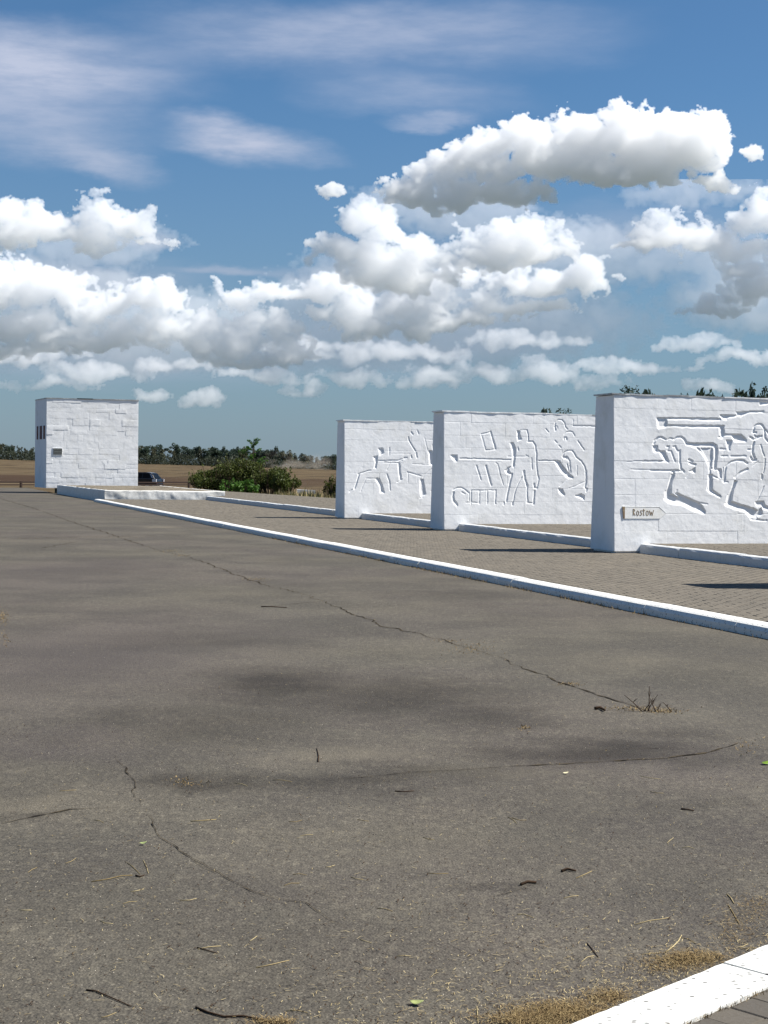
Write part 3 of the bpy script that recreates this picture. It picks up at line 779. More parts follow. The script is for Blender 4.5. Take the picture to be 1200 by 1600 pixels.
l('D', 14, [(160, 1085), (158, 1115)], .02); l('D', 8, [(465, 597), (690, 600)], .014)
p('D', [(660, 600), (710, 602), (735, 650), (800, 730), (862, 790), (815, 792), (740, 720)], .032, .05); l('D', 8, [(790, 545), (828, 600), (838, 740)], .014); l('D', 10, [(800, 640), (822, 750)], .016)
l('D', 10, [(750, 540), (760, 505), (800, 480)], .018); l('D', 8, [(800, 478), (850, 478), (880, 510), (905, 560), (960, 600), (1000, 660), (1020, 720)], .016); l('D', 15, [(1020, 730), (1020, 850), (1005, 910)], .022)
p('D', [(745, 548), (790, 545), (800, 577), (760, 562)], .024, .03); l('D', 6, [(800, 810), (710, 895)], .012); p('D', [(708, 925), (740, 930), (765, 990), (720, 968)], .03, .05)
l('D', 5, [(1000, 845), (900, 890), (820, 920)], .01); l('D', 10, [(1000, 910), (1030, 930), (1020, 960)], .018); p('D', [(905, 1003), (960, 985), (1000, 1010), (995, 1045), (940, 1018)], .03, .04)
l('D', 6, [(655, 195), (655, 150), (690, 118), (735, 120), (765, 155), (775, 200), (800, 230)], .014); l('D', 12, [(655, 200), (660, 240)], .018); l('D', 5, [(660, 190), (685, 195), (685, 220)], .012)
l('D', 5, [(765, 290), (785, 265), (820, 252), (860, 262), (885, 310)], .012); l('D', 9, [(760, 345), (765, 325), (785, 325), (795, 355)], .016); l('D', 7, [(920, 365), (995, 470)], .014)
l('D', 7, [(545, 225), (580, 265)], .012); l('D', 6, [(650, 360), (680, 390)], .012); l('D', 6, [(700, 420), (725, 445)], .012); l('D', 6, [(865, 190), (1140, 195)], .014); l('D', 4, [(865, 120), (865, 190)], .008)
l('D', 6, [(915, 660), (912, 770)], .008)

k3 = Carve(N3, CR); l, p = k3.line, k3.poly
p('E', [(468, 380), (510, 378), (522, 432), (485, 457), (474, 410)], .03, .03); l('E', 6, [(590, 370), (588, 455)], .014)
p('E', [(408, 475), (445, 468), (447, 540), (432, 605), (415, 602), (430, 540)], .03, .04); l('E', 8, [(455, 520), (580, 522), (690, 520), (795, 485)], .016); l('E', 6, [(530, 542), (640, 545), (700, 545), (742, 520)], .012)
l('E', 5, [(600, 540), (560, 630)], .010); l('E', 8, [(370, 635), (290, 655), (225, 680)], .016); l('E', 14, [(235, 680), (205, 780), (180, 850)], .022); l('E', 8, [(152, 860), (122, 885)], .016)
l('E', 5, [(440, 730), (315, 732), (290, 790), (255, 880)], .010); p('E', [(440, 730), (467, 730), (502, 800), (528, 887), (490, 887), (490, 820)], .034, .06); l('E', 9, [(560, 680), (590, 770), (598, 872)], .016)
l('E', 16, [(705, 555), (710, 640), (724, 740)], .024, .04); l('E', 9, [(682, 777), (737, 742)], .016)
l('E', 10, [(843, 188), (862, 216)], .016); l('E', 6, [(915, 165), (935, 215)], .012); l('E', 9, [(812, 245), (815, 280), (850, 340), (895, 412)], .018); l('E', 12, [(905, 435), (912, 487)], .018)
l('E', 10, [(843, 462), (847, 487)], .016); l('E', 10, [(763, 487), (797, 487)], .016); l('E', 4, [(860, 560), (1050, 570)], .009); l('E', 4, [(1000, 250), (1037, 400)], .009); l('E', 3, [(610, 440), (830, 440)], .006)
l('E', 3, [(1000, 270), (1110, 280)], .007)
p('E', [(1058, 410), (1088, 410), (1088, 470), (1112, 572), (1070, 560)], .034, .05); l('E', 13, [(1100, 340), (1106, 395)], .02); l('E', 8, [(800, 655), (957, 702)], .014); l('E', 5, [(808, 660), (808, 772)], .010)
l('E', 6, [(1085, 615), (1010, 680), (980, 722)], .012); p('E', [(963, 740), (986, 740), (1012, 912), (975, 937), (958, 850)], .034, .06); l('E', 8, [(950, 960), (975, 953)], .014); l('E', 7, [(1083, 880), (1130, 880)], .014); l('E', 7, [(1088, 900), (1088, 945)], .012)

w1 = relief_wall(N1, k1, 5.95, 3.45, .0105, 101, 'nearest white wall carved with kneeling riflemen and the Rostow arrow sign')
w2 = relief_wall(N2, k2, 5.9, 3.9, .0125, 202, 'middle white wall carved with a standing man between prisoners bars and riflemen')
w3 = relief_wall(N3, k3, 5.9, 2.9, .0145, 303, 'farthest carved white wall of the row, with a lunging pistol shooter')
w0 = relief_wall(N0, None, 5.9, 0, .06, 404, 'white wall just outside the right edge, only its shadow seen on the paving')

# ---- arrow sign let into the nearest wall
def local1(crop, x, y, out=0.0):
    u, v = k1.uv(crop, x, y); return (u, BAT * v - out, v)
M_SIGN, _b = new_mat('sign_cream'); out_surface(_b, principled(_b, _b.mix(_b.ramp(_b.noise(_b.tex('Object'), 14, 4, .6), .4, .7), lin(240, 240, 237), lin(230, 228, 220)), .8, None, .2))
M_RUST, _b = new_mat('rust_brown'); out_surface(_b, principled(_b, _b.mix(_b.ramp(_b.noise(_b.tex('Object'), 30, 4, .6), .4, .7), lin(132, 112, 90), lin(160, 146, 120)), .8, None, .2))
def slab(name, crop, pts, out0, out1, mat, parent):
    n = len(pts); a_ = [local1(crop, x, y, out1) for x, y in pts]; b_ = [local1(crop, x, y, out0) for x, y in pts]
    fs = [tuple(range(n))] + [(i, n + i, n + (i + 1) % n, (i + 1) % n) for i in range(n)]
    return mesh_obj(name, a_ + b_, fs, mat, parent)
sign = slab('arrow_sign', 'F', [(165, 150), (195, 402), (950, 402), (1078, 290), (930, 160)], -.02, .009, M_SIGN, w1)
tag(sign, 'cream arrow sign lettered Rostow')
slab('edge_bar', 'F', [(163, 152), (185, 402), (212, 402), (214, 155)], .0, .014, M_RUST, sign)
slab('groove_shade', 'F', [(214, 152), (214, 166), (926, 176), (930, 160)], .0, .010, M_COPE, sign)  # grey strips along the upper edges stand in for the groove's shadow
slab('groove_shade', 'F', [(930, 160), (918, 176), (1052, 290), (1078, 290)], .0, .010, M_COPE, sign)
def letter(strokes, w=12):
    vs, fs = [], []
    for st_ in strokes:
        for (xa, ya), (xb, yb) in zip(st_[:-1], st_[1:]):
            L = math.hypot(xb - xa, yb - ya) or 1; nx, ny = -(yb - ya) / L * w / 2, (xb - xa) / L * w / 2; ex, ey = (xb - xa) / L * w * .3, (yb - ya) / L * w * .3
            q = [(xa + nx - ex, ya + ny - ey), (xa - nx - ex, ya - ny - ey), (xb - nx + ex, yb - ny + ey), (xb + nx + ex, yb + ny + ey)]
            b0 = len(vs); vs += [local1('F', x, y, .0125) for x, y in q] + [local1('F', x, y, .002) for x, y in q]
            fs += [(b0, b0 + 1, b0 + 2, b0 + 3), (b0, b0 + 4, b0 + 5, b0 + 1), (b0 + 1, b0 + 5, b0 + 6, b0 + 2), (b0 + 2, b0 + 6, b0 + 7, b0 + 3), (b0 + 3, b0 + 7, b0 + 4, b0)]
    mesh_obj('letter', vs, fs, M_RUST, sign)
letter([[(388, 205), (388, 335)], [(388, 210), (412, 215), (420, 240), (392, 268), (428, 335)]], 13)
letter([[(462, 262), (480, 240), (502, 262), (502, 318), (482, 342), (462, 318), (462, 262)]])
letter([[(572, 240), (548, 236), (538, 262), (562, 290), (562, 322), (545, 336), (525, 328)]])
letter([[(604, 205), (604, 325), (618, 336)], [(588, 238), (628, 232)]])
letter([[(658, 262), (676, 240), (702, 262), (702, 318), (680, 340), (658, 318), (658, 262)]])
letter([[(728, 238), (746, 334), (764, 262), (786, 334), (812, 230)]])

# ------------------------------------------------------------------ platform and the tall block at the end of the walk
plat = empty('platform', S(69.2, 8.5, 0), RZ); plat.location = (0, 0, 0); plat.rotation_euler = (0, 0, 0); tag(plat, kind='structure')
M_PLAT = white_mat('platform_paint', (222, 222, 218), .55, .55)
def box_st(name, s0, s1, t0, t1, z0, z1, mat, parent, t0b=None):
    t0b = t0 if t0b is None else t0b
    q = [S(s0, t0, z0), S(s0, t1, z0), S(s1, t1, z0), S(s1, t0b, z0), S(s0, t0, z1), S(s0, t1, z1), S(s1, t1, z1), S(s1, t0b, z1)]
    return mesh_obj(name, q, [(0, 1, 5, 4), (1, 2, 6, 5), (2, 3, 7, 6), (3, 0, 4, 7), (4, 5, 6, 7), (3, 2, 1, 0)], mat, parent)
box_st('bedding', 69.5, 86.3, 8.75, 13.9, -.05, .462, M_JOINT, plat, 8.3)
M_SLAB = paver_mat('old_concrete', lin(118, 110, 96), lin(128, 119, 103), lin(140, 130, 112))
for i in range(28):
    for j in range(9):
        s0 = 69.62 + i * .6; t0 = 8.70 + j * .58 - (i / 28) * .42 * (j == 0)
        box_st('slab', s0, s0 + .59, t0, 8.70 + j * .58 + .57, .455, .482 + rk.uniform(-.006, .006), M_SLAB, plat)
# rough white front and side faces
def rough_face(name, A, B, z0, z1, nrm, seed, mat, parent, amp=.05, ztop=.15):
    L = (B - A).length; nx = int(L / .05); nz = 14
    U, Vv = np.meshgrid(np.linspace(0, 1, nx), np.linspace(0, 1, nz))
    h = (fbm(U * L / .5, Vv * .9, 4, .55, seed) - .45) * amp * np.sin(np.pi * np.clip(Vv, 0, 1)) ** .5
    zz = z0 + (z1 - z0) * Vv + (fbm(U * L / .4, U * 0 + 2, 3, .5, seed + 4) - .5) * .03 * (Vv > .9)
    X = A.x + (B.x - A.x) * U + nrm.x * h; Y = A.y + (B.y - A.y) * U + nrm.y * h
    V1 = np.stack([X, Y, zz], -1).reshape(-1, 3)
    top = V1[(nz - 1) * nx:].copy(); top[:, 0] -= nrm.x * ztop; top[:, 1] -= nrm.y * ztop; top[:, 2] += .003
    F = np.concatenate([grid_faces(nx, nz), np.stack([(nz - 1) * nx + np.arange(nx - 1), (nz - 1) * nx + np.arange(1, nx), nz * nx + np.arange(1, nx), nz * nx + np.arange(nx - 1)], -1)])
    return mesh_obj(name, np.concatenate([V1, top]), F, mat, parent, False)
rough_face('front_face', S(69.25, 8.6), S(69.25, 14.05), -.05, .485, -d1, 7, M_PLAT, plat, .09, .4)
rough_face('side_face', S(86.4, 8.12), S(69.25, 8.6), -.05, .485, -d2, 9, M_PLAT, plat, .05, .2)
box_st('side_face', 69.26, 86.4, 13.85, 14.05, -.05, .484, M_PLAT, plat)
box_st('rear_face', 86.3, 86.45, 8.12, 14.05, -.05, .484, M_PLAT, plat)

blk = empty('memorial_block', S(87.7, 7.63, .30), RZ)
tag(blk, 'tall white block of rough stones raised on a platform, grey plaque at left', 'monument')
BW, BH = 5.12, 5.02
PL = S(91.0, 7.28) - S(87.7, 7.63); lx, ly = PL.dot(d2), PL.dot(d1)
mesh_obj('core', [(.0, .08, 0), (BW, .08, 0), (BW, ly, 0), (lx + .01, ly, 0), (.0, .08, BH), (BW, .08, BH), (BW, ly, BH), (lx + .01, ly, BH)],
         [(0, 1, 5, 4), (1, 2, 6, 5), (2, 3, 7, 6), (3, 0, 4, 7), (4, 5, 6, 7), (3, 2, 1, 0)], M_WHITE, blk)
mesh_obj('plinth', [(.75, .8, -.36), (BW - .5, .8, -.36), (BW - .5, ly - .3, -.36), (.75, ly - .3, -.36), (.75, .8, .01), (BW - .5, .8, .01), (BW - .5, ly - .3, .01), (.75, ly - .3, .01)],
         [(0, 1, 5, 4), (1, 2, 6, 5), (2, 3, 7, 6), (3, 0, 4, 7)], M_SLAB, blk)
rb = random.Random(77)
rows = []; z = 0
while z < BH - .12:
    h = rb.choice([.22, .26, .30, .34, .38]); z1 = BH if z + h > BH - .18 else z + h
    rows.append((z, z1)); z = z1
for (z0, z1) in rows:
    x0 = 0.0
    while x0 < BW - .01:
        w = rb.choice([.35, .48, .6, .75, .95, 1.2]); x1 = BW if x0 + w > BW - .25 else x0 + w
        off = rb.choice([0] * 9 + [.004, -.004, .010, -.008]); hfb = lambda U, V: lumps(U, V, 900, 1.6)
        stone_panel(blk, x0, x1, z0, z1, .045, hfb, lambda U, V: V * 0, M_WHITE, off, .09, rb.gauss(0, .0015), rb.gauss(0, .004), rb.choice([.0, .0, .0015, .004]))
        x0 = x1
mesh_obj('end_face', [(-.004, .0, 0), (lx - .004, ly, 0), (lx - .004, ly, BH), (-.004, .0, BH)], [(0, 3, 2, 1)], M_WHITE, blk)
x0 = -.03
while x0 < BW:
    x1 = min(BW + .03, x0 + rb.uniform(.6, 1.4)); zt = BH + rb.uniform(.0, .02)
    q = [(x0, -.035, BH - .01), (x1, -.035, BH - .01), (x1, ly + .03, BH - .01), (x0 + (lx if x0 < 0 else 0), ly + .03, BH - .01)]
    q += [(a_, b_, zt + .022) for a_, b_, _ in q]
    mesh_obj('coping_sheet', q, [(0, 1, 5, 4), (1, 2, 6, 5), (2, 3, 7, 6), (3, 0, 4, 7), (4, 5, 6, 7)], M_TAR if rb.random() < .45 else M_COPE, blk)
    x0 = x1 + .01
# three dark red tiles let into its end, and the plaque
M_TILE, _b = new_mat('dark_red_tile'); out_surface(_b, principled(_b, _b.mix(_b.ramp(_b.noise(_b.tex('Object'), 5, 4, .6), .4, .65), lin(84, 52, 50), lin(112, 84, 78)), .7, None, .3))
for f0, f1 in ((.18, .29), (.44, .62), (.76, .88)):
    z0, z1 = 2.75, 3.50
    pa = Vector((lx * (1 - f0) , ly * (1 - f0), 0)); pb = Vector((lx * (1 - f1), ly * (1 - f1), 0)); o_ = Vector((-ly, lx, 0)).normalized() * .03
    if o_.x > 0: o_ = -o_
    q = [pa, pb, pb + o_, pa + o_]
    vs = [(v.x, v.y, z0) for v in q] + [(v.x, v.y, z1) for v in q]
    mesh_obj('tile', vs, [(0, 1, 5, 4), (1, 2, 6, 5), (2, 3, 7, 6), (3, 0, 4, 7), (4, 5, 6, 7), (3, 2, 1, 0)], M_TILE, blk)
M_BRZ, _b = new_mat('plaque_grey'); out_surface(_b, principled(_b, lin(84, 86, 82), .45, None, .5, .3))
M_BRZ2, _b = new_mat('plaque_lettering'); out_surface(_b, principled(_b, lin(150, 152, 146), .5, None, .5, .2))
px0, px1, pz0, pz1 = .38, .86, 1.88, 2.22
def bx(name, x0, x1, y0, y1, z0, z1, mat, parent):
    q = [(x0, y0, z0), (x1, y0, z0), (x1, y1, z0), (x0, y1, z0), (x0, y0, z1), (x1, y0, z1), (x1, y1, z1), (x0, y1, z1)]
    return mesh_obj(name, q, [(0, 1, 5, 4), (1, 2, 6, 5), (2, 3, 7, 6), (3, 0, 4, 7), (4, 5, 6, 7), (3, 2, 1, 0)], mat, parent)
pq = bx('plaque', px0, px1, -.032, .05, pz0, pz1, M_BRZ, blk)
bx('surround', px0 - .03, px1 + .03, -.020, .04, pz0 - .04, pz1 + .04, M_WHITE, blk)
for zc in (2.15, 2.05, 1.96):
    x = px0 + .05
    while x < px1 - .08:
        w = rb.uniform(.03, .08); bx('line_of_text', x, min(x + w, px1 - .04), -.037, -.030, zc - .014, zc + .014, M_BRZ2, pq); x += w + .02
# ------------------------------------------------------------------ vegetation
def leaf_mat(name, c0, c1, c2):
    m, b = new_mat(name)
    r = b.nt.nodes.new('ShaderNodeNewGeometry').outputs['Random Per Island']
    oi = b.nt.nodes.new('ShaderNodeObjectInfo').outputs['Random']
    c = b.mix(r, c0, c1); c = b.mix(b.m('MULTIPLY', oi, .7), c, c2)
    df = principled(b, c, .6, None, .25)
    tl = b.nt.nodes.new('ShaderNodeBsdfTranslucent'); b.put(tl.inputs['Color'], c)
    mx = b.nt.nodes.new('ShaderNodeMixShader'); mx.inputs[0].default_value = .3
    b.nt.links.new(df, mx.inputs[1]); b.nt.links.new(tl.outputs[0], mx.inputs[2])
    out_surface(b, mx.outputs[0]); return m
M_LEAF_FAR = leaf_mat('belt_leaves', lin(40, 56, 46), lin(62, 76, 56), lin(70, 84, 74))
M_LEAF_DUST = leaf_mat('dusty_leaves', lin(72, 78, 58), lin(92, 94, 72), lin(84, 84, 66))
M_SCRUB = leaf_mat('scrub_leaves', lin(46, 56, 44), lin(66, 72, 54), lin(56, 62, 48))
M_LEAF = leaf_mat('bush_leaves', lin(44, 58, 24), lin(88, 98, 42), lin(76, 78, 36))
M_LEAF_G = leaf_mat('green_leaves', lin(48, 84, 30), lin(92, 124, 48), lin(60, 100, 36))
M_BARK, _b = new_mat('bark'); out_surface(_b, principled(_b, lin(72, 62, 50), .9, None, .1))
M_STRAW, _b = new_mat('straw')
_r = _b.nt.nodes.new('ShaderNodeNewGeometry').outputs['Random Per Island']; _o = _b.nt.nodes.new('ShaderNodeObjectInfo').outputs['Random']
out_surface(_b, principled(_b, _b.mix(_b.m('FRACT', _b.m('ADD', _r, _o)), lin(132, 114, 76), lin(190, 174, 132)), .8, None, .2))
M_THATCH, _b = new_mat('dry_thatch')
_r = _b.nt.nodes.new('ShaderNodeNewGeometry').outputs['Random Per Island']
out_surface(_b, principled(_b, _b.mix(_r, lin(78, 60, 38), lin(158, 138, 98)), .85, None, .15))
M_TWIG, _b = new_mat('twig_bark'); out_surface(_b, principled(_b, lin(62, 48, 36), .9, None, .15))
M_SOIL, _b = new_mat('crack_soil')
_p = _b.tex('Object'); out_surface(_b, principled(_b, _b.mix(_b.ramp(_b.noise(_p, 9, 5, .7), .4, .62), lin(40, 36, 31), lin(74, 66, 52)), .95, None, .05))

def tube(path, radii, seg=5):
    vs, fs = [], []
    for i, p in enumerate(path):
        a = path[min(i + 1, len(path) - 1)] - path[max(i - 1, 0)]; a.normalize()
        u = a.cross(Vector((.3, .2, 1)) if abs(a.z) < .9 else Vector((1, 0, 0))).normalized(); w = a.cross(u)
        for k in range(seg):
            q = p + (u * math.cos(2 * math.pi * k / seg) + w * math.sin(2 * math.pi * k / seg)) * radii[i]
            vs.append(tuple(q))
    for i in range(len(path) - 1):
        for k in range(seg): fs.append((i * seg + k, i * seg + (k + 1) % seg, (i + 1) * seg + (k + 1) % seg, (i + 1) * seg + k))
    fs.append(tuple(range(seg))[::-1]); fs.append(tuple(range((len(path) - 1) * seg, len(path) * seg)))
    return vs, fs
def join(parts):
    vs, fs = [], []
    for v, f in parts:
        b0 = len(vs); vs += list(v); fs += [tuple(i + b0 for i in q) for q in f]
    return vs, fs
def leaf_cloud(blobs, n, size, seed, flat=.0):
    """n little quads spread through the blobs [(x, y, z, rx, rz)]"""
    R_ = np.random.RandomState(seed)
    B = np.array(blobs, float); wgt = B[:, 3] ** 2 * B[:, 4]; wgt /= wgt.sum()
    idx = R_.choice(len(B), n, p=wgt); b_ = B[idx]
    d = R_.normal(size=(n, 3)); d /= np.linalg.norm(d, axis=1)[:, None]
    r = R_.uniform(.35, 1.08, n) ** .6
    c = b_[:, :3] + d * r[:, None] * np.stack([b_[:, 3], b_[:, 3], b_[:, 4]], -1)
    a = R_.normal(size=(n, 3)); a /= np.linalg.norm(a, axis=1)[:, None]
    t = np.cross(a, R_.normal(size=(n, 3))); t /= np.linalg.norm(t, axis=1)[:, None]
    s = size * R_.uniform(.6, 1.3, n)[:, None]
    V = np.stack([c - a * s, c + t * s * .45, c + a * s, c - t * s * .45], 1).reshape(-1, 3)
    F = np.arange(4 * n).reshape(-1, 4)
    return V, F

def tree_meshes(kind, seed):
    rr = random.Random(seed)
    if kind == 'round':                           # unit: height 1
        blobs = [(0, 0, .62, .22, .22)] + [(rr.uniform(-.24, .24), rr.uniform(-.24, .24), rr.uniform(.38, .88), rr.uniform(.09, .17), rr.uniform(.07, .13)) for _ in range(11)]
        n, sz = 1700, .040
    elif kind == 'tall':
        blobs = [(rr.uniform(-.07, .07), rr.uniform(-.07, .07), .22 + k * .075, .13 - abs(k - 3) * .012, .10) for k in range(10)]
        n, sz = 1400, .034
    elif kind == 'poplar':
        blobs = [(rr.uniform(-.012, .012), rr.uniform(-.012, .012), .15 + k * .06, .085 * math.sin(math.pi * min(.97, .28 + k * .052)) + .012, .06) for k in range(14)]
        n, sz = 1800, .017
    else:                                          # thin, see-through
        blobs = [(rr.uniform(-.25, .25), rr.uniform(-.2, .2), rr.uniform(.35, .92), rr.uniform(.06, .12), rr.uniform(.05, .10)) for _ in range(10)]
        n, sz = 800, .034
    V, F = leaf_cloud(blobs, n, sz, seed)
    me = bpy.data.meshes.new('crown'); me.from_pydata(V.tolist(), [], F.tolist())
    limbs = [tube([Vector((0, 0, -.02)), Vector((.005, 0, .3)), Vector((0, .005, .8))], [.022, .016, .004])]
    for b_ in blobs[1:7]:
        limbs.append(tube([Vector((0, 0, .3)), Vector((b_[0] * .5, b_[1] * .5, .35 + .4 * (b_[2] - .35))), Vector(b_[:3])], [.010, .007, .003], 4))
    v, f = join(limbs); mt = bpy.data.meshes.new('trunk'); mt.from_pydata(v, [], f); mt.materials.append(M_BARK)
    return me, mt
TM = {}
def put_tree(name, kind, var, loc, h, rz, mat, label, cat, group, wide=1.0):
    key = (kind, var)
    if key not in TM: TM[key] = tree_meshes(kind, 1000 + var * 37 + len(kind))
    me, mt = TM[key]
    k2_ = (kind, var, mat.name)
    if k2_ not in TM:
        m2 = me.copy(); m2.materials.append(mat); TM[k2_] = m2
    root = empty(name, loc, rz); root.scale = (h * wide, h * wide, h); tag(root, label, cat, group)
    for n_, m_ in (('crown', TM[k2_]), ('trunk', mt)):
        o = bpy.data.objects.new(n_, m_); C.objects.link(o); o.parent = root
    return root

def gz(x, y): return float(terrain_z(np.array([x]), np.array([y]))[0])
# the belt across the field: (x px, top y px)
rt_ = random.Random(21)
prof = [(-30, 694), (-8, 690), (0, 692), (12, 693), (20, 694), (31, 695), (40, 699), (50, 698), (62, 700), (217, 694), (225, 697), (230, 695), (240, 699), (245, 692), (252, 700), (257, 696), (266, 701), (275, 691), (284, 695), (293, 696), (305, 696),
        (313, 700), (322, 699), (330, 699), (338, 697), (346, 696), (355, 699), (364, 699), (372, 697), (380, 698), (388, 696), (398, 702), (407, 700), (415, 702), (422, 699), (429, 696), (436, 703), (445, 705), (453, 702), (461, 707),
        (470, 707), (478, 708), (487, 710), (495, 713), (503, 715), (511, 711), (518, 708), (526, 709), (534, 711), (545, 713)]
def belt_label(px, kind, dusty):
    where = 'left of the tall block' if px < 56 else ('behind the tall block' if px < 70 else ('between the block and the bushes' if px < 300 else ('above the bushes' if px < 460 else 'right of the bushes')))
    look = {'round': 'round crowned', 'tall': 'narrow upright', 'thin': 'thin see-through'}[kind]
    return ('dusty grey green ' if dusty else 'dark green ') + look + ' tree of the distant belt, ' + where
for i, (px, py) in enumerate(prof):
    Y = rt_.uniform(545, 575)
    top = at(px, py, Y); z0 = gz(top.x, Y); h = top.z - z0
    kind = rt_.choice(['round', 'round', 'thin', 'tall']) if i % 7 else 'tall'
    if px > 500: kind = 'round'
    dusty = rt_.random() < .22
    put_tree('tree', kind, rt_.randrange(3), (top.x, Y, z0 - .1), h, rt_.uniform(0, 6.3), M_LEAF_DUST if dusty else M_LEAF_FAR,
             belt_label(px, kind, dusty), 'tree', 'trees of the distant belt', rt_.uniform(.85, 1.25) if kind != 'tall' else 1.4)
# the low scrub that joins them
R_ = np.random.RandomState(5); bl = []
for px in np.arange(-60, 552, 2.6):
    for q in range(2):
        Y = 548 + R_.uniform(-10, 10); p_ = at(px + R_.uniform(-2, 2), 715, Y); z0 = gz(p_.x, Y)
        hh = R_.uniform(.9, 2.2) * (1 if px < 440 else .7)
        bl.append((p_.x, Y, z0 + hh * .8, R_.uniform(.9, 1.7), hh * 1.15))
V, F = leaf_cloud(bl, 34000, .30, 6)
tag(mesh_obj('undergrowth', V, F, M_SCRUB, None), kind='stuff')
# poplars and trees showing over the walls
pop = [(858, 635, 'round'), (874.5, 635.5, 'poplar'), (882, 638, 'poplar'), (889.5, 635, 'poplar'), (951.5, 614, 'poplar'), (976.5, 601, 'poplar'), (981, 600, 'poplar'), (987, 602.5, 'poplar'), (992.5, 601, 'poplar'),
       (1003, 611, 'poplar'), (1016.5, 613, 'round'), (1067, 613, 'poplar'), (1076, 613, 'poplar'), (1101.6, 615, 'poplar'), (1111.5, 617, 'round'), (1131, 615, 'round'), (1144.5, 612, 'round'), (1168, 607, 'tall'), (1175, 612, 'poplar'),
       (1191, 612, 'tall'), (1198.5, 611, 'poplar'), (1215, 606, 'poplar'), (1228, 612, 'round')]
for i, (px, py, kind) in enumerate(pop):
    Y = 205 + (i % 4) * 7; top = at(px, py, Y); z0 = gz(top.x, Y)
    where = 'above the middle carved wall' if px < 900 else ('above the left corner of the nearest wall' if px < 1030 else ('above the nearest wall over the carved helmet' if px < 1125 else 'above the nearest wall towards its right'))
    lab = ('slim poplar tip showing ' if kind == 'poplar' else ('tall ragged tree top showing ' if kind == 'tall' else 'broad tree top showing ')) + where
    put_tree('poplar' if kind == 'poplar' else 'tree', kind, i % 3, (top.x, Y, z0), (top.z - z0) / (.96 if kind == 'poplar' else .93), i * 1.3, M_LEAF_FAR, lab, 'poplar' if kind == 'poplar' else 'tree',
             'poplars behind the walls' if kind == 'poplar' else 'broad trees behind the walls', 1.0 if kind == 'poplar' else .55)

# bushes behind the terrace
def bush(name, px0, px1, ytop, Y, label, mat, n, leaf, seed, dens=14, cat='bush', ybase=772):
    a_, b_ = at(px0, ybase, Y), at(px1, ybase, Y); top = at((px0 + px1) / 2, ytop, Y).z
    z0 = gz(a_.x, Y) - .02; w = b_.x - a_.x; h = top - z0; rr = random.Random(seed)
    root = empty(name, ((a_.x + b_.x) / 2, Y, z0)); tag(root, label, cat)
    bl = []
    for k in range(dens):
        u = rr.uniform(-.5, .5); hh = h * (1 - (abs(u) * 1.7) ** 2 * .55) * rr.uniform(.35, .86)
        bl.append((u * w * .88, rr.uniform(-.5, .5) * min(w, 2.5), hh * .9, rr.uniform(.10, .2) * h + .16, rr.uniform(.10, .2) * h + .1))
    for k in range(int(dens * 1.6)):                     # loose shoots breaking the outline
        u = rr.uniform(-.56, .56); hh = h * (1 - (abs(u) * 1.6) ** 2 * .5) * rr.uniform(.7, 1.08)
        bl.append((u * w, rr.uniform(-.5, .5) * min(w, 2.5), hh, rr.uniform(.06, .12), rr.uniform(.10, .24)))
    V, F = leaf_cloud(bl, int(n * 1.5), leaf, seed); tag(mesh_obj('foliage', V, F, mat, root), kind='stuff')
    st_ = []
    for b2 in bl: st_.append(tube([Vector((b2[0] * .4, b2[1] * .4, 0)), Vector((b2[0] * .8, b2[1] * .8, b2[2] * .5)), Vector(b2[:3]) + Vector((0, 0, b2[4] * .8))], [.03, .02, .006], 4))
    v, f = join(st_); mesh_obj('stems', v, f, M_BARK, root)
    return root
bush('bush', 300, 366, 722, 93, 'dark olive bush, leftmost behind the paved terrace', M_LEAF, 4600, .075, 1)
bush('bush', 342, 414, 709, 92, 'tallest dark green bush round the foot of the young tree', M_LEAF, 5600, .075, 2, 16)
bush('bush', 396, 448, 725, 90, 'olive bush just right of the young tree', M_LEAF, 3800, .075, 3)
bush('bush', 426, 463, 733, 88, 'low yellowish bush at the right end of the thicket', M_LEAF, 3000, .075, 4, 11)
bush('bush', 344, 400, 750, 88.5, 'low bright green bush at the foot of the thicket', M_LEAF_G, 2000, .09, 5, 12)
bush('bush', 506, 535, 750, 79, 'small green bush beside the farthest carved wall', M_LEAF, 1500, .08, 6, 9, ybase=780)
# the young tree rising out of them
yt_top = at(397, 684, 93); yr = empty('young_tree', (yt_top.x - .05, 93, gz(yt_top.x, 93))); hh = yt_top.z - yr.location.z
tag(yr, 'thin young tree with a bare leading shoot rising above the green bushes', 'tree')
rr = random.Random(9); bl = []; limbs = [tube([Vector((0, 0, 0)), Vector((.05, 0, hh * .5)), Vector((0, 0, hh * .85)), Vector((.05, 0, hh))], [.05, .035, .015, .006])]
for k in range(22):
    z = hh * (.45 + .5 * k / 22); a_ = rr.uniform(0, 6.28); L = (hh - z) * .30 + .14 + rr.uniform(0, .34)
    tip = Vector((math.cos(a_) * L, math.sin(a_) * L * .6, z + .12 + L * .3)); limbs.append(tube([Vector((0, 0, z)), tip * .5 + Vector((0, 0, z)) * .5, tip], [.014, .009, .004], 4))
    for q in (.5, .75, 1.0): bl.append((tip.x * q, tip.y * q, z + (tip.z - z) * q, .10, .06))
bl.append((.05, 0, hh * .95, .035, .16))
V, F = leaf_cloud(bl, 1300, .055, 8); tag(mesh_obj('foliage', V, F, M_LEAF_G, yr), kind='stuff'); v, f = join(limbs); mesh_obj('stems', v, f, M_BARK, yr)

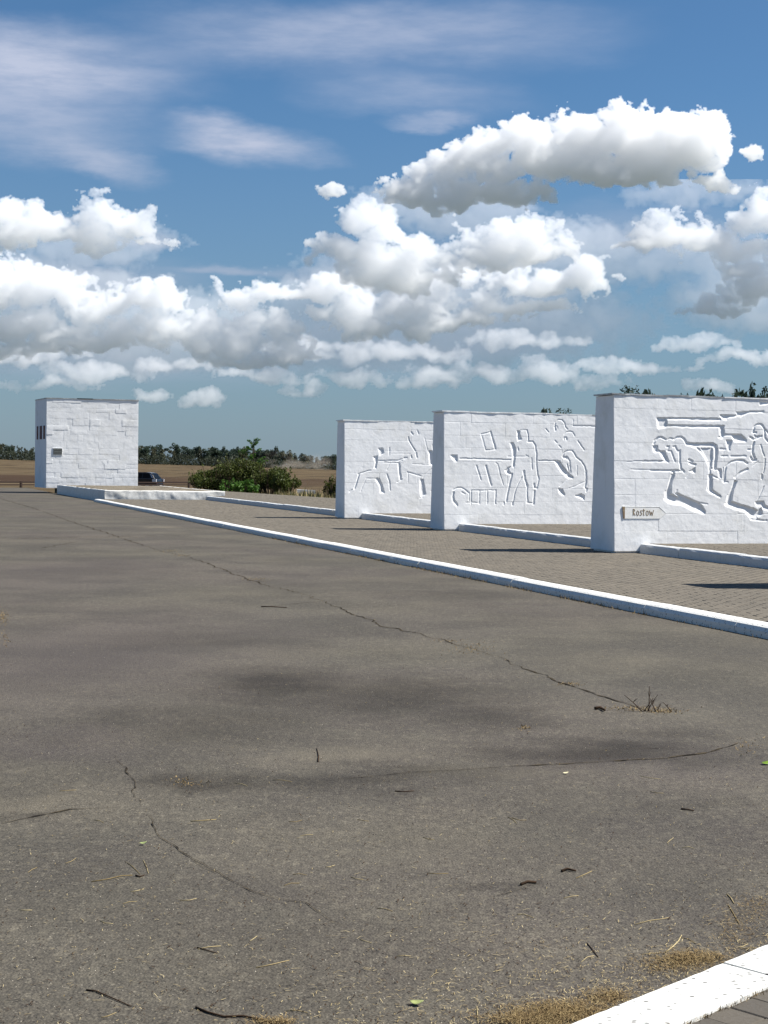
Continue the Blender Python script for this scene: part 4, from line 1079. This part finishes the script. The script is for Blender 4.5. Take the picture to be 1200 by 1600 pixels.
def blades(name, pts, h0, h1, mat, seed, spread=.0, lean=.5, wd=.004, kind='stuff', par=None, flat=.02, vmax=1.0):
    """thin upright or leaning blades at pts [(x, y, z, scale)]"""
    R_ = np.random.RandomState(seed); P = np.array(pts); n = len(P)
    h = R_.uniform(h0, h1, n) * P[:, 3]; a = R_.uniform(0, 6.283, n); l = R_.uniform(.1, 1, n) * lean
    tip = P[:, :3] + np.stack([np.cos(a) * l * h, np.sin(a) * l * h, h * np.clip(np.sqrt(np.clip(1 - l * l, 0, 1)), flat, 1) * vmax], -1)
    mid = (P[:, :3] + tip) / 2 + np.stack([0 * h, 0 * h, h * .08], -1)
    b_ = a + R_.uniform(-1, 1, n) + 1.57; w = wd * R_.uniform(.6, 1.4, n) * np.maximum(.5, P[:, 3]); wv = np.stack([np.cos(b_) * w, np.sin(b_) * w, 0 * w], -1)
    V = np.stack([P[:, :3] - wv, P[:, :3] + wv, mid + wv * .7, mid - wv * .7, tip + wv * .15, tip - wv * .15], 1).reshape(-1, 3)
    i = np.arange(n)[:, None] * 6
    F = np.concatenate([i + np.array([[0, 1, 2, 3]]), i + np.array([[3, 2, 4, 5]])]).reshape(-1, 4)
    o = mesh_obj(name, V, F, mat, par); 
    if kind: tag(o, kind=kind)
    return o
# weeds along the far side of the terrace and round the rail
R_ = np.random.RandomState(31); pts = []
for _ in range(5200):
    px = R_.uniform(255, 530); Y = R_.uniform(0, 1) ** 1.5 * 16 + (88.5 if px < 330 else 88.5 - (px - 330) * .09); p_ = at(px, 770, Y)
    s_ = p_.x * d1.x + p_.y * d1.y; t_ = p_.x * d2.x + p_.y * d2.y
    if s_ < 88 and t_ < 18.7 - max(0, (s_ - 66)) / 21.5 * 2.0: continue
    pts.append((p_.x, p_.y, gz(p_.x, p_.y), R_.uniform(.4, 1.1) * (1.5 if px > 430 else .9)))
blades('weeds', pts[::2], .12, .42, M_STRAW, 32, lean=.5, wd=.012); blades('weeds', pts[1::2], .1, .34, M_LEAF, 33, lean=.5, wd=.016)

# ---- low steel rail along the far edge of the square
M_STEEL, _b = new_mat('rail_steel'); out_surface(_b, principled(_b, lin(58, 46, 40), .6, None, .3, .4))
rA, rB = G(-260, 762, 0), G(330, 761.5, 0); rd = (rB - rA); rL = rd.length; rz_ = math.atan2(rd.y, rd.x)
rail = empty('guard_rail', (rA.x, rA.y, -.02), rz_); tag(rail, 'long low dark steel rail along the far edge of the asphalt', 'guard rail')
bx('rail', 0, rL, -.05, .05, .34, .44, M_STEEL, rail); bx('rail', 0, rL, -.04, .04, .17, .25, M_STEEL, rail)
x = (G(41, 762, 0) - rA).length % 5.2
while x < rL: bx('post', x - .07, x + .07, -.06, .06, -.1, .46, M_STEEL, rail); x += 5.2
# pale verge under it
vg = [G(-400, 760.6, 0), G(60, 760.6, 0), G(60, 763, 0), G(-400, 763, 0)]
# ---- whitewashed kerb block lying in the weeds
kb = at(463, 768, 97); kz = gz(kb.x, 97)
vs = [(0, 0, -.05), (1.25, .15, -.05), (1.2, .5, -.05), (-.05, .35, -.05), (.03, .02, .30), (1.2, .15, .26), (1.17, .45, .26), (.0, .32, .31)]
o = mesh_obj('kerb_block', vs, [(0, 1, 5, 4), (1, 2, 6, 5), (2, 3, 7, 6), (3, 0, 4, 7), (4, 5, 6, 7)], M_TKERB, None, False, (kb.x, 97, kz))
tag(o, 'whitewashed concrete block lying in the weeds right of the bushes', 'concrete block')

# ---- parked dark hatchback, its rear to the right
M_CAR, _b = new_mat('car_paint'); out_surface(_b, principled(_b, lin(14, 14, 16), .35, None, .4, .0, Coat_Weight=.3))
M_GLASS, _b = new_mat('car_glass'); out_surface(_b, principled(_b, lin(8, 9, 10), .3, None, .12))
M_TYRE, _b = new_mat('tyre'); out_surface(_b, principled(_b, lin(22, 22, 22), .85, None, .2))
M_CHROME, _b = new_mat('bright_trim'); out_surface(_b, principled(_b, lin(190, 192, 196), .25, None, .5, .9))
M_LAMPW, _b = new_mat('clear_lamp'); out_surface(_b, principled(_b, lin(205, 205, 208), .15, None, .6))
M_LAMPR, _b = new_mat('red_lamp'); out_surface(_b, principled(_b, lin(120, 16, 14), .2, None, .6))
rear = at(250, 750, 118)
car = empty('parked_car', (rear.x, 118, gz(rear.x, 118)), R(-12)); tag(car, 'black hatchback parked beyond the white block, only its rear half showing', 'car')
# profile from the rear bumper (x = 0) forwards (negative x)
low = [(0, .32), (.0, .55), (-.04, .78), (-.10, .95), (-1.1, .97), (-2.3, .95), (-3.2, .90), (-3.9, .76), (-4.1, .55), (-4.12, .30), (-3.75, .22), (-.35, .22)]
cab = [(-.12, .93), (-.34, 1.25), (-.52, 1.40), (-.9, 1.45), (-1.9, 1.44), (-2.5, 1.28), (-3.15, .92)]
def loft(name, prof, w0, w1, zlo, zhi, mat, parent, bev=.06):
    vs, fs = [], []; n = len(prof)
    for sgn, inset in ((-1, 0), (-1, bev), (1, bev), (1, 0)):
        pass
    rings = [(-1, bev), (-1, 0.0), (1, 0.0), (1, bev)]
    cx = sum(p[0] for p in prof) / n; cz = sum(p[1] for p in prof) / n
    for k, (sgn, ins) in enumerate(rings):
        for x, z in prof:
            f = (z - zlo) / (zhi - zlo); w = (w0 + (w1 - w0) * f) * (1 if ins else .93)
            q = .95 if ins else 1.0
            vs.append((cx + (x - cx) * q, sgn * w / 2, cz + (z - cz) * q))
    for k in range(3):
        for i in range(n): fs.append((k * n + i, k * n + (i + 1) % n, (k + 1) * n + (i + 1) % n, (k + 1) * n + i))
    fs.append(tuple(range(n))[::-1]); fs.append(tuple(range(3 * n, 4 * n)))
    o = mesh_obj(name, vs, fs, mat, parent); m = o.modifiers.new('bevel', 'BEVEL'); m.width = .03; m.segments = 2
    return o
loft('body', low, 1.66, 1.70, .22, .97, M_CAR, car); loft('cabin', cab, 1.60, 1.18, .93, 1.45, M_CAR, car)
def side_panel(name, pts, w, mat, out=.012):
    for sgn in (-1, 1):
        q = []
        for x, z in pts:
            f = (z - .93) / .52; y = sgn * ((1.60 + (1.18 - 1.60) * f) / 2 + out); q.append((x, y, z))
        q2 = [(x, y - sgn * .02, z) for x, y, z in q]; n = len(q)
        mesh_obj(name, q + q2, [tuple(range(n))] + [(i, (i + 1) % n, n + (i + 1) % n, n + i) for i in range(n)], mat, car)
side_panel('window', [(-.52, 1.02), (-.62, 1.30), (-.80, 1.36), (-1.12, 1.36), (-1.12, 1.0)], 0, M_GLASS); side_panel('window', [(-1.18, 1.0), (-1.18, 1.36), (-1.9, 1.35), (-1.92, .99)], 0, M_GLASS)
side_panel('window', [(-1.98, .99), (-1.97, 1.34), (-2.35, 1.22), (-2.85, .98)], 0, M_GLASS)
side_panel('pillar_trim', [(-.28, 1.02), (-.50, 1.33), (-.56, 1.33), (-.38, 1.02)], 0, M_CHROME, .018)
mesh_obj('rear_window', [(-.13, -.62, 1.0), (-.13, .62, 1.0), (-.42, .52, 1.36), (-.42, -.52, 1.36)], [(0, 1, 2, 3)], M_GLASS, car)
for sgn in (-1, 1):
    bx('tail_lamp', -.30, .02, sgn * .84 - .05, sgn * .84 + .05, .72, .93, M_LAMPW, car)
    bx('tail_lamp', -.06, .03, sgn * .74 - .06, sgn * .74 + .06, .60, .72, M_LAMPR, car)
bx('bumper', -.22, .07, -.82, .82, .30, .52, M_CAR, car); bx('number_plate', .07, .082, -.26, .26, .42, .52, M_LAMPW, car)
for xw in (-.72, -3.25):
    for sgn in (-1, 1):
        w_ = empty('wheel', (xw, sgn * .76, .30)); w_.parent = car
        for nm, r_, wd_, mt in (('tyre', .30, .19, M_TYRE), ('rim', .19, .205, M_CHROME)):
            n = 24; v = [(math.cos(2 * math.pi * i / n) * r_, y, math.sin(2 * math.pi * i / n) * r_) for y in (-wd_ / 2, wd_ / 2) for i in range(n)]
            f = [(i, (i + 1) % n, n + (i + 1) % n, n + i) for i in range(n)] + [tuple(range(n))[::-1], tuple(range(n, 2 * n))]
            mesh_obj(nm, v, f, mt, w_)

# ---- dust blowing off the far field
dm, b = new_mat('dust')
p_ = b.tex('Object'); n_ = b.noise(b.v('MULTIPLY', p_, (.16, .05, .4)), 1.0, 4, .6)
gx, gy, gz_ = b.sep(b.tex('Generated'))
fall = b.m('MULTIPLY', b.m('MULTIPLY', b.ramp(gx, 0, .35), b.ramp(gx, 1.0, .9)), b.m('MULTIPLY', b.ramp(gz_, 1.0, .15), b.m('MULTIPLY', b.ramp(gy, 0, .3), b.ramp(gy, 1, .7))))
dv = b.nt.nodes.new('ShaderNodeVolumePrincipled'); dv.inputs['Color'].default_value = (.80, .72, .62, 1)
b.nt.links.new(b.m('MULTIPLY', b.m('MULTIPLY', fall, b.ramp(n_, .38, .62)), .06), dv.inputs['Density'])
o_ = b.nt.nodes.new('ShaderNodeOutputMaterial'); b.nt.links.new(dv.outputs[0], o_.inputs['Volume'])
qa, qb = at(400, 720, 535), at(522, 720, 535)
dz0 = gz(qa.x, 535) - .5; du = mesh_obj('dust', [(x, y, z) for z in (0, 7.2) for x, y in ((0, 0), (qb.x - qa.x, 0), (qb.x - qa.x, 9), (0, 9))],
    [(0, 3, 2, 1), (4, 5, 6, 7), (0, 1, 5, 4), (1, 2, 6, 5), (2, 3, 7, 6), (3, 0, 4, 7)], dm, None, False, (qa.x, 530, dz0))
tag(du, kind='stuff')

# ------------------------------------------------------------------ cracks in the asphalt, filled with soil and tufts
def crack(pts, w0, w1, seed, tufts=0.0):
    rr = random.Random(seed); P = [G(*p) for p in pts]; path = []
    for a_, b_ in zip(P[:-1], P[1:]):
        L = (b_ - a_).length; n = max(2, int(L / .05)); nrm = Vector((-(b_ - a_).y, (b_ - a_).x, 0)).normalized()
        for k in range(n):
            q = a_.lerp(b_, k / n); wob = (fbm(np.array([q.x * 3]), np.array([q.y * 3]), 4, .6, seed)[0] - .5) * .16 * min(1, L)
            path.append(q + nrm * wob)
    path.append(P[-1]); vs, fs = [], []; tp = []
    for i, q in enumerate(path):
        a_ = path[min(i + 1, len(path) - 1)] - path[max(i - 1, 0)]; nrm = Vector((-a_.y, a_.x, 0)).normalized()
        e = min(1, i / 8, (len(path) - 1 - i) / 8) * rr.uniform(.25, 1.3) * float(sstep(.36, .52, fbm(np.array([q.x * 1.1]), np.array([q.y * .7]), 3, .6, seed + 9)[0]) * .6 + .45); w = (w0 + (w1 - w0) * i / len(path)) * e
        z = az_(q.x, q.y) + .004
        for sg in (-1, 1):
            r = q + nrm * sg * w * rr.uniform(.5, 1.4) / 2; vs.append((r.x, r.y, z))
    for i in range(len(path) - 1): fs.append((2 * i, 2 * i + 1, 2 * i + 3, 2 * i + 2))
    o = mesh_obj('crack', vs, fs, M_SOIL, None); tag(o, kind='structure')
    return path
cracks = [([(0, 779), (55, 795), (110, 815), (183, 838), (257, 863), (287, 868), (320, 880), (385, 905), (415, 915), (460, 925), (500, 940), (560, 962), (600, 978), (700, 1002), (745, 1015), (800, 1035), (870, 1062), (910, 1078), (960, 1095), (1010, 1112), (1055, 1112)], .05, .018),
          ([(-40, 841), (60, 841), (183, 838), (300, 836)], .05, .04), ([(-20, 1290), (0, 1286), (40, 1278), (110, 1265), (222, 1258)], .04, .006),
          ([(228, 1262), (260, 1310), (300, 1340), (350, 1370), (400, 1395), (440, 1405), (480, 1410), (510, 1435), (560, 1460)], .006, .005), ([(296, 1338), (350, 1370), (398, 1393)], .008, .008),
          ([(480, 1410), (525, 1420), (575, 1432)], .006, .004), ([(460, 1226), (540, 1217), (640, 1208), (740, 1202), (840, 1196), (940, 1190), (1040, 1186), (1110, 1178), (1160, 1160)], .010, .024),
          ([(915, 1113), (960, 1116), (1010, 1112)], .03, .03), ([(720, 1103), (800, 1112), (860, 1108)], .012, .01), ([(1090, 1118), (1135, 1122)], .02, .01), ([(745, 1405), (790, 1396), (838, 1382)], .012, .02),
          ([(180, 1180), (200, 1215), (228, 1262)], .008, .012), ([(980, 1172), (1050, 1170), (1100, 1178)], .016, .012), ([(60, 858), (95, 852), (120, 846)], .03, .02), ([(520, 940), (420, 948), (330, 942)], .012, .01)]
tuft_pts = []
rt_ = random.Random(55)
for i, (pt, a_, b_) in enumerate(cracks):
    path = crack(pt, a_, b_, 60 + i)
    if i in (0, 1, 7, 6):
        for q in path:
            if rt_.random() < (.25 if i == 0 else .16):
                for _ in range(rt_.randrange(1, 4)): tuft_pts.append((q.x + rt_.gauss(0, .02), q.y + rt_.gauss(0, .02), az_(q.x, q.y), rt_.uniform(.3, 1)))
for px, py, sx_, sy_, n in ((265, 861, 18, 3, 260), (283, 868, 12, 1.5, 120), (398, 906, 18, 3, 300), (740, 1012, 35, 9, 260), (890, 1068, 16, 3, 160), (1000, 1108, 50, 4, 420), (1035, 1112, 30, 3, 260), (5, 965, 8, 12, 380), (8, 1000, 6, 14, 120),
                            (183, 839, 40, 1.2, 160), (60, 841, 60, 1.0, 160), (820, 1138, 14, 3, 60), (290, 1222, 30, 7, 110), (700, 1000, 20, 3, 90), (1165, 1165, 20, 12, 80)):
    for _ in range(n):
        q = G(px + rt_.gauss(0, sx_ * .6), py + rt_.gauss(0, sy_ * .6)); tuft_pts.append((q.x, q.y, az_(q.x, q.y), rt_.uniform(.4, 1.3)))
blades('dry_grass', tuft_pts, .008, .030, M_THATCH, 71, lean=1.3, wd=.0026, vmax=.5)
# grass and litter along the foot of the long kerb
pts = []
for _ in range(5200):
    s_ = rt_.uniform(9.5, 34) if rt_.random() < .8 else rt_.uniform(34, 66); t_ = 7.99 - abs(rt_.gauss(0, .05)); 
    if fbm(np.array([s_ * 1.2]), np.array([3.0]), 3, .6, 4)[0] < .47 and rt_.random() < .85: continue
    q = S(s_, t_); pts.append((q.x, q.y, 0.0, rt_.uniform(.4, 1.2)))
blades('dry_grass', pts, .012, .05, M_THATCH, 72, lean=.9, wd=.003)
pts = []
for _ in range(1500):
    s_ = rt_.uniform(17, 60); t_ = 13.04 - abs(rt_.gauss(0, .03)); q = S(s_, t_); pts.append((q.x, q.y, .09, rt_.uniform(.3, 1)))
blades('dry_grass', pts, .01, .04, M_THATCH, 73, lean=.9, wd=.003)
# thatch heaps by the corner kerb
pts = []
for px, py, sx_, sy_, n in ((880, 1580, 70, 14, 5200), (830, 1592, 60, 8, 2600), (950, 1556, 30, 10, 1200), (1085, 1496, 42, 9, 2400), (1050, 1506, 50, 12, 1300), (1150, 1450, 40, 30, 700), (430, 1598, 30, 5, 600), (1180, 1415, 30, 18, 350)):
    for _ in range(n):
        q = G(px + rt_.gauss(0, sx_ * .62), py + rt_.gauss(0, sy_ * .62)); w_ = (q - P0).dot(e2)
        if w_ > -.004: continue
        pts.append((q.x, q.y, az_(q.x, q.y) + rt_.uniform(0, .012), rt_.uniform(.4, 1.2)))
blades('dry_thatch', pts, .008, .030, M_THATCH, 74, lean=1.35, wd=.0011, flat=.05, vmax=.32)
pts = []
for _ in range(900):
    u_ = rt_.uniform(uj - 1.8, uj + .8); q = E(u_, .207 + abs(rt_.gauss(0, .008)), 0); pts.append((q.x, q.y, .084, rt_.uniform(.3, .9)))
blades('dry_thatch', pts, .008, .03, M_THATCH, 75, lean=1.0, wd=.0016)
# chaff: short flat bits of straw strewn over the near asphalt, thicker towards the corner
R_ = np.random.RandomState(90); V = []; cnt = 0
def bits(n, gen, l0, l1, w, mat, name, seed):
    R_ = np.random.RandomState(seed); Vv = []
    for _ in range(n):
        px, py = gen(R_); q = G(px, py)
        if (q - P0).dot(e2) > -.003 and q.y < 9: continue
        z = az_(q.x, q.y) + .0035; L = R_.uniform(l0, l1) * (1 if R_.rand() < .85 else 2.0); a_ = R_.normal(0, .9); ux, uy = math.cos(a_) * L / 2, math.sin(a_) * L / 2
        ww = w * R_.uniform(.6, 1.5); nx, ny = -math.sin(a_) * ww, math.cos(a_) * ww; up_ = R_.uniform(0, .006)
        bx_, by_ = R_.normal(0, L * .10), R_.normal(0, L * .10)
        Vv += [(q.x - ux + nx, q.y - uy + ny, z), (q.x - ux - nx, q.y - uy - ny, z), (q.x + bx_ - nx, q.y + by_ - ny, z + up_), (q.x + bx_ + nx, q.y + by_ + ny, z + up_),
               (q.x + ux - nx * .6, q.y + uy - ny * .6, z + .001), (q.x + ux + nx * .6, q.y + uy + ny * .6, z + .001)]
    i = np.arange(len(Vv) // 6)[:, None] * 6
    F = np.concatenate([i + np.array([[0, 1, 2, 3]]), i + np.array([[3, 2, 4, 5]])]).reshape(-1, 4)
    tag(mesh_obj(name, np.array(Vv), F, mat, None), kind='stuff')
bits(1500, lambda r: (r.uniform(-20, 1220), 1000 + 610 * r.uniform(0, 1) ** .75), .005, .020, .0008, M_STRAW, 'chaff', 91)
bits(2600, lambda r: (1220 - abs(r.normal(0, 300)), 1610 - abs(r.normal(0, 80))), .005, .020, .0009, M_STRAW, 'chaff', 92)
bits(2200, lambda r: (r.uniform(-20, 1220), 1000 + 610 * r.uniform(0, 1) ** .8), .004, .016, .0016, M_TWIG, 'bark_crumbs', 93)
# grit: tiny pale and dark stones
M_GRIT, _b = new_mat('grit'); _r = _b.nt.nodes.new('ShaderNodeNewGeometry').outputs['Random Per Island']
out_surface(_b, principled(_b, _b.mix(_b.ramp(_r, .35, .75), lin(52, 48, 44), lin(168, 160, 144)), .85, None, .2))
Vv, Ff = [], []; R_ = np.random.RandomState(94)
for k in range(2600):
    q = G(R_.uniform(-20, 1220), 880 + 730 * R_.uniform(0, 1) ** .8)
    if (q - P0).dot(e2) > -.003 and q.y < 9: continue
    r_ = R_.uniform(.0012, .0034); z = az_(q.x, q.y); b0 = len(Vv)
    Vv += [(q.x + r_ * R_.uniform(.7, 1.3), q.y, z), (q.x, q.y + r_ * R_.uniform(.7, 1.3), z), (q.x - r_, q.y, z), (q.x, q.y - r_, z), (q.x + r_ * .2, q.y, z + r_ * R_.uniform(.8, 1.4))]
    Ff += [(b0, b0 + 1, b0 + 4), (b0 + 1, b0 + 2, b0 + 4), (b0 + 2, b0 + 3, b0 + 4), (b0 + 3, b0, b0 + 4)]
tag(mesh_obj('grit', Vv, Ff, M_GRIT, None), kind='stuff')

# ------------------------------------------------------------------ separate straws, twigs and leaves that can be picked out
def stick(name, pts, r0, r1, mat, label, cat, group=None, lift=.0008, subs=None):
    P = [G(*p) for p in pts]; o0 = P[0].copy(); path = []
    for k, q in enumerate(P):
        q.z = az_(q.x, q.y) + r0 + (lift if 0 < k < len(P) - 1 else .0); path.append(q - o0)
    n = len(path); vs, fs = tube(path, [r0 + (r1 - r0) * i / (n - 1) for i in range(n)], 5)
    o = mesh_obj(name, vs, fs, mat, None, True, tuple(o0)); tag(o, label, cat, group); return o
stick('twig', [(135, 1549), (150, 1551), (176, 1562), (205, 1574)], .0028, .0016, M_TWIG, 'dark bent twig on the asphalt near the bottom left corner', 'twig')
root_ = stick('twig', [(306, 1575), (325, 1583), (350, 1590), (380, 1589), (398, 1593), (425, 1599)], .0035, .0028, M_TWIG, 'thick brown gnarled twig at the bottom edge, left of centre', 'twig')
stick('straw', [(143, 1377), (170, 1373), (190, 1368), (207, 1367)], .0020, .0014, M_STRAW, 'long pale straw joined to a dark knot, lower left', 'straw')
stick('straw', [(196, 1345), (206, 1352), (219, 1365)], .0013, .0011, M_STRAW, 'upper left straw of the little bunch at the dark knot', 'straw')
stick('straw', [(224, 1343), (229, 1354), (232, 1364)], .0015, .0011, M_STRAW, 'short upright straw at the right of the dark knot', 'straw')
stick('twig', [(212, 1368), (219, 1370), (226, 1367)], .0035, .002, M_TWIG, 'small dark knot of twig between three straws', 'twig')
stick('twig', [(497, 1191), (498, 1183), (495, 1170)], .004, .002, M_TWIG, 'short dark twig lying end on beside the dark stain', 'twig')
stick('twig', [(617, 1236), (632, 1237), (647, 1236)], .003, .002, M_TWIG, 'straight dark twig just below the long seam', 'twig')
stick('twig', [(917, 1472), (924, 1480), (935, 1494)], .002, .0013, M_TWIG, 'thin dark curved twig above the straw by the corner kerb', 'twig')
stick('straw', [(992, 1444), (1015, 1438), (1030, 1436), (1044, 1433)], .0016, .0012, M_STRAW, 'yellow forked straw above the corner kerb', 'straw')
stick('straw', [(1040, 1487), (1052, 1478), (1060, 1470), (1065, 1460)], .0022, .0016, M_STRAW, 'bent cream straw beside the brown thatch heap', 'straw')
stick('straw', [(900, 1372), (915, 1366), (925, 1361)], .0018, .0014, M_STRAW, 'short cream straw right of a dark crumb of tar', 'straw')
stick('straw', [(1136, 1398), (1142, 1404), (1147, 1412)], .0022, .0018, M_STRAW, 'hooked pale stalk near the right edge above the kerb', 'straw')
stick('straw', [(1138, 1414), (1148, 1430), (1155, 1442)], .0018, .0014, M_STRAW, 'long thin stalk pointing at the corner kerb', 'straw')
stick('straw', [(745, 1570), (746, 1585), (747, 1597)], .0016, .0012, M_STRAW, 'straight straw standing out at the bottom centre right', 'straw')
stick('straw', [(400, 1513), (425, 1508), (452, 1501)], .0018, .0012, M_STRAW, 'long straw at bottom centre left of the green leaf', 'straw')
stick('straw', [(298, 1281), (316, 1280), (338, 1278)], .0022, .0016, M_STRAW, 'pale straw above the thin crack on the left', 'straw')
stick('twig', [(308, 1482), (322, 1486), (340, 1491)], .0022, .0014, M_TWIG, 'small dark twig crossed by a straw, lower left of centre', 'twig')
stick('straw', [(310, 1484), (326, 1481), (345, 1479)], .0016, .0012, M_STRAW, 'straw crossing a small dark twig', 'straw')
stick('twig', [(408, 949), (425, 949), (448, 951)], .006, .004, M_TWIG, 'dark twig far out on the asphalt, left of centre', 'twig')
tar = stick('tar_crumb', [(878, 1362), (886, 1359), (893, 1361), (900, 1362)], .006, .004, M_TWIG, 'black crumb of tar below the seam at right', 'tar crumb')
stick('tar_crumb', [(814, 1383), (824, 1379), (838, 1380)], .006, .005, M_TWIG, 'black crumb of tar left of the pale straw', 'tar crumb')
stick('tar_crumb', [(930, 1110), (938, 1109), (945, 1113)], .012, .008, M_TWIG, 'black lump of tar left of the dead weed', 'tar crumb')
stick('twig', [(1064, 1268), (1074, 1269), (1084, 1271)], .004, .003, M_TWIG, 'dark flake of bark on the asphalt at right', 'twig')
rs = random.Random(88)
spots_ = [(rs.uniform(10, 1190), 1200 + 390 * rs.random() ** .8) for _ in range(46)]
for k, (x, y) in enumerate(spots_):
    q = G(x, y)
    if (q - P0).dot(e2) > -.05: continue
    a_ = rs.gauss(0, .5); L = rs.uniform(8, 17); stick('straw', [(x - L * math.cos(a_), y - L * .5 * math.sin(a_)), (x + rs.uniform(-2, 2), y + rs.uniform(-2.5, 2.5)), (x + L * math.cos(a_), y + L * .5 * math.sin(a_))],
        .0014, .001, M_STRAW, 'loose pale straw lying on the asphalt', 'straw', 'straws strewn over the asphalt')
def leaf(px, py, L, col, label, rz, curl=.5):
    m, b = new_mat('leaf_skin'); n = b.noise(b.tex('Object'), 60, 3, .6)
    tl = principled(b, b.mix(b.ramp(n, .4, .6), col, tuple(c * .8 for c in col[:3]) + (1,)), .55, None, .3); out_surface(b, tl)
    vs, fs = [], []; N = 7
    for i in range(N):
        u = i / (N - 1); w = L * .34 * math.sin(math.pi * min(.98, u * .92 + .04)) ** .8
        for s_ in (-1, 0, 1): vs.append((L * (u - .5), s_ * w, .004 + curl * L * ((u - .5) ** 2) * 1.3 + abs(s_) * w * .5 * curl))
    for i in range(N - 1):
        for k in (0, 1): fs.append((i * 3 + k, i * 3 + k + 1, i * 3 + k + 4, i * 3 + k + 3))
    q = G(px, py); o = mesh_obj('leaf', vs, fs, m, None, True, (q.x, q.y, az_(q.x, q.y) + .002)); o.rotation_euler = (R(8), R(-6), rz)
    m2 = o.modifiers.new('thick', 'SOLIDIFY'); m2.thickness = .0006
    tag(o, label, 'leaf'); return o
leaf(224, 1318, .030, lin(138, 150, 98), 'pale green curled leaf above the bunch of straws', .2, .7)
leaf(652, 1569, .042, lin(146, 154, 98), 'yellow green curled leaf at the bottom, left of the thatch', -.3, .6)
leaf(884, 1210, .030, lin(216, 206, 168), 'cream dry leaf just below the seam at right', .1, .5)
leaf(1197, 1197, .060, lin(110, 140, 40), 'bright green leaf at the right edge', .6, .4)
# dead weed in the crack at right
wr = G(1014, 1112); weed = empty('dead_weed', (wr.x, wr.y, az_(wr.x, wr.y))); tag(weed, 'dead leafless weed standing in the crack at right', 'weed')
rr = random.Random(3)
for k in range(7):
    a_ = rr.uniform(-1.2, 1.2); hh = .17 if k == 0 else rr.uniform(.05, .12); dx = 0 if k == 0 else math.sin(a_) * hh * 1.2
    x0 = rr.uniform(-.12, .16) if k else 0
    v, f = join([tube([Vector((x0, 0, 0)), Vector((x0 + dx * .5, rr.uniform(-.02, .02), hh * .55)), Vector((x0 + dx, 0, hh))], [.0035, .0028, .0015], 4)] +
                [tube([Vector((x0 + dx * .5, 0, hh * .55)), Vector((x0 + dx * .5 + rr.uniform(-.03, .03), rr.uniform(-.02, .02), hh * .8))], [.002, .001], 4) for _ in range(2)])
    mesh_obj('stem', v, f, M_TWIG, weed)
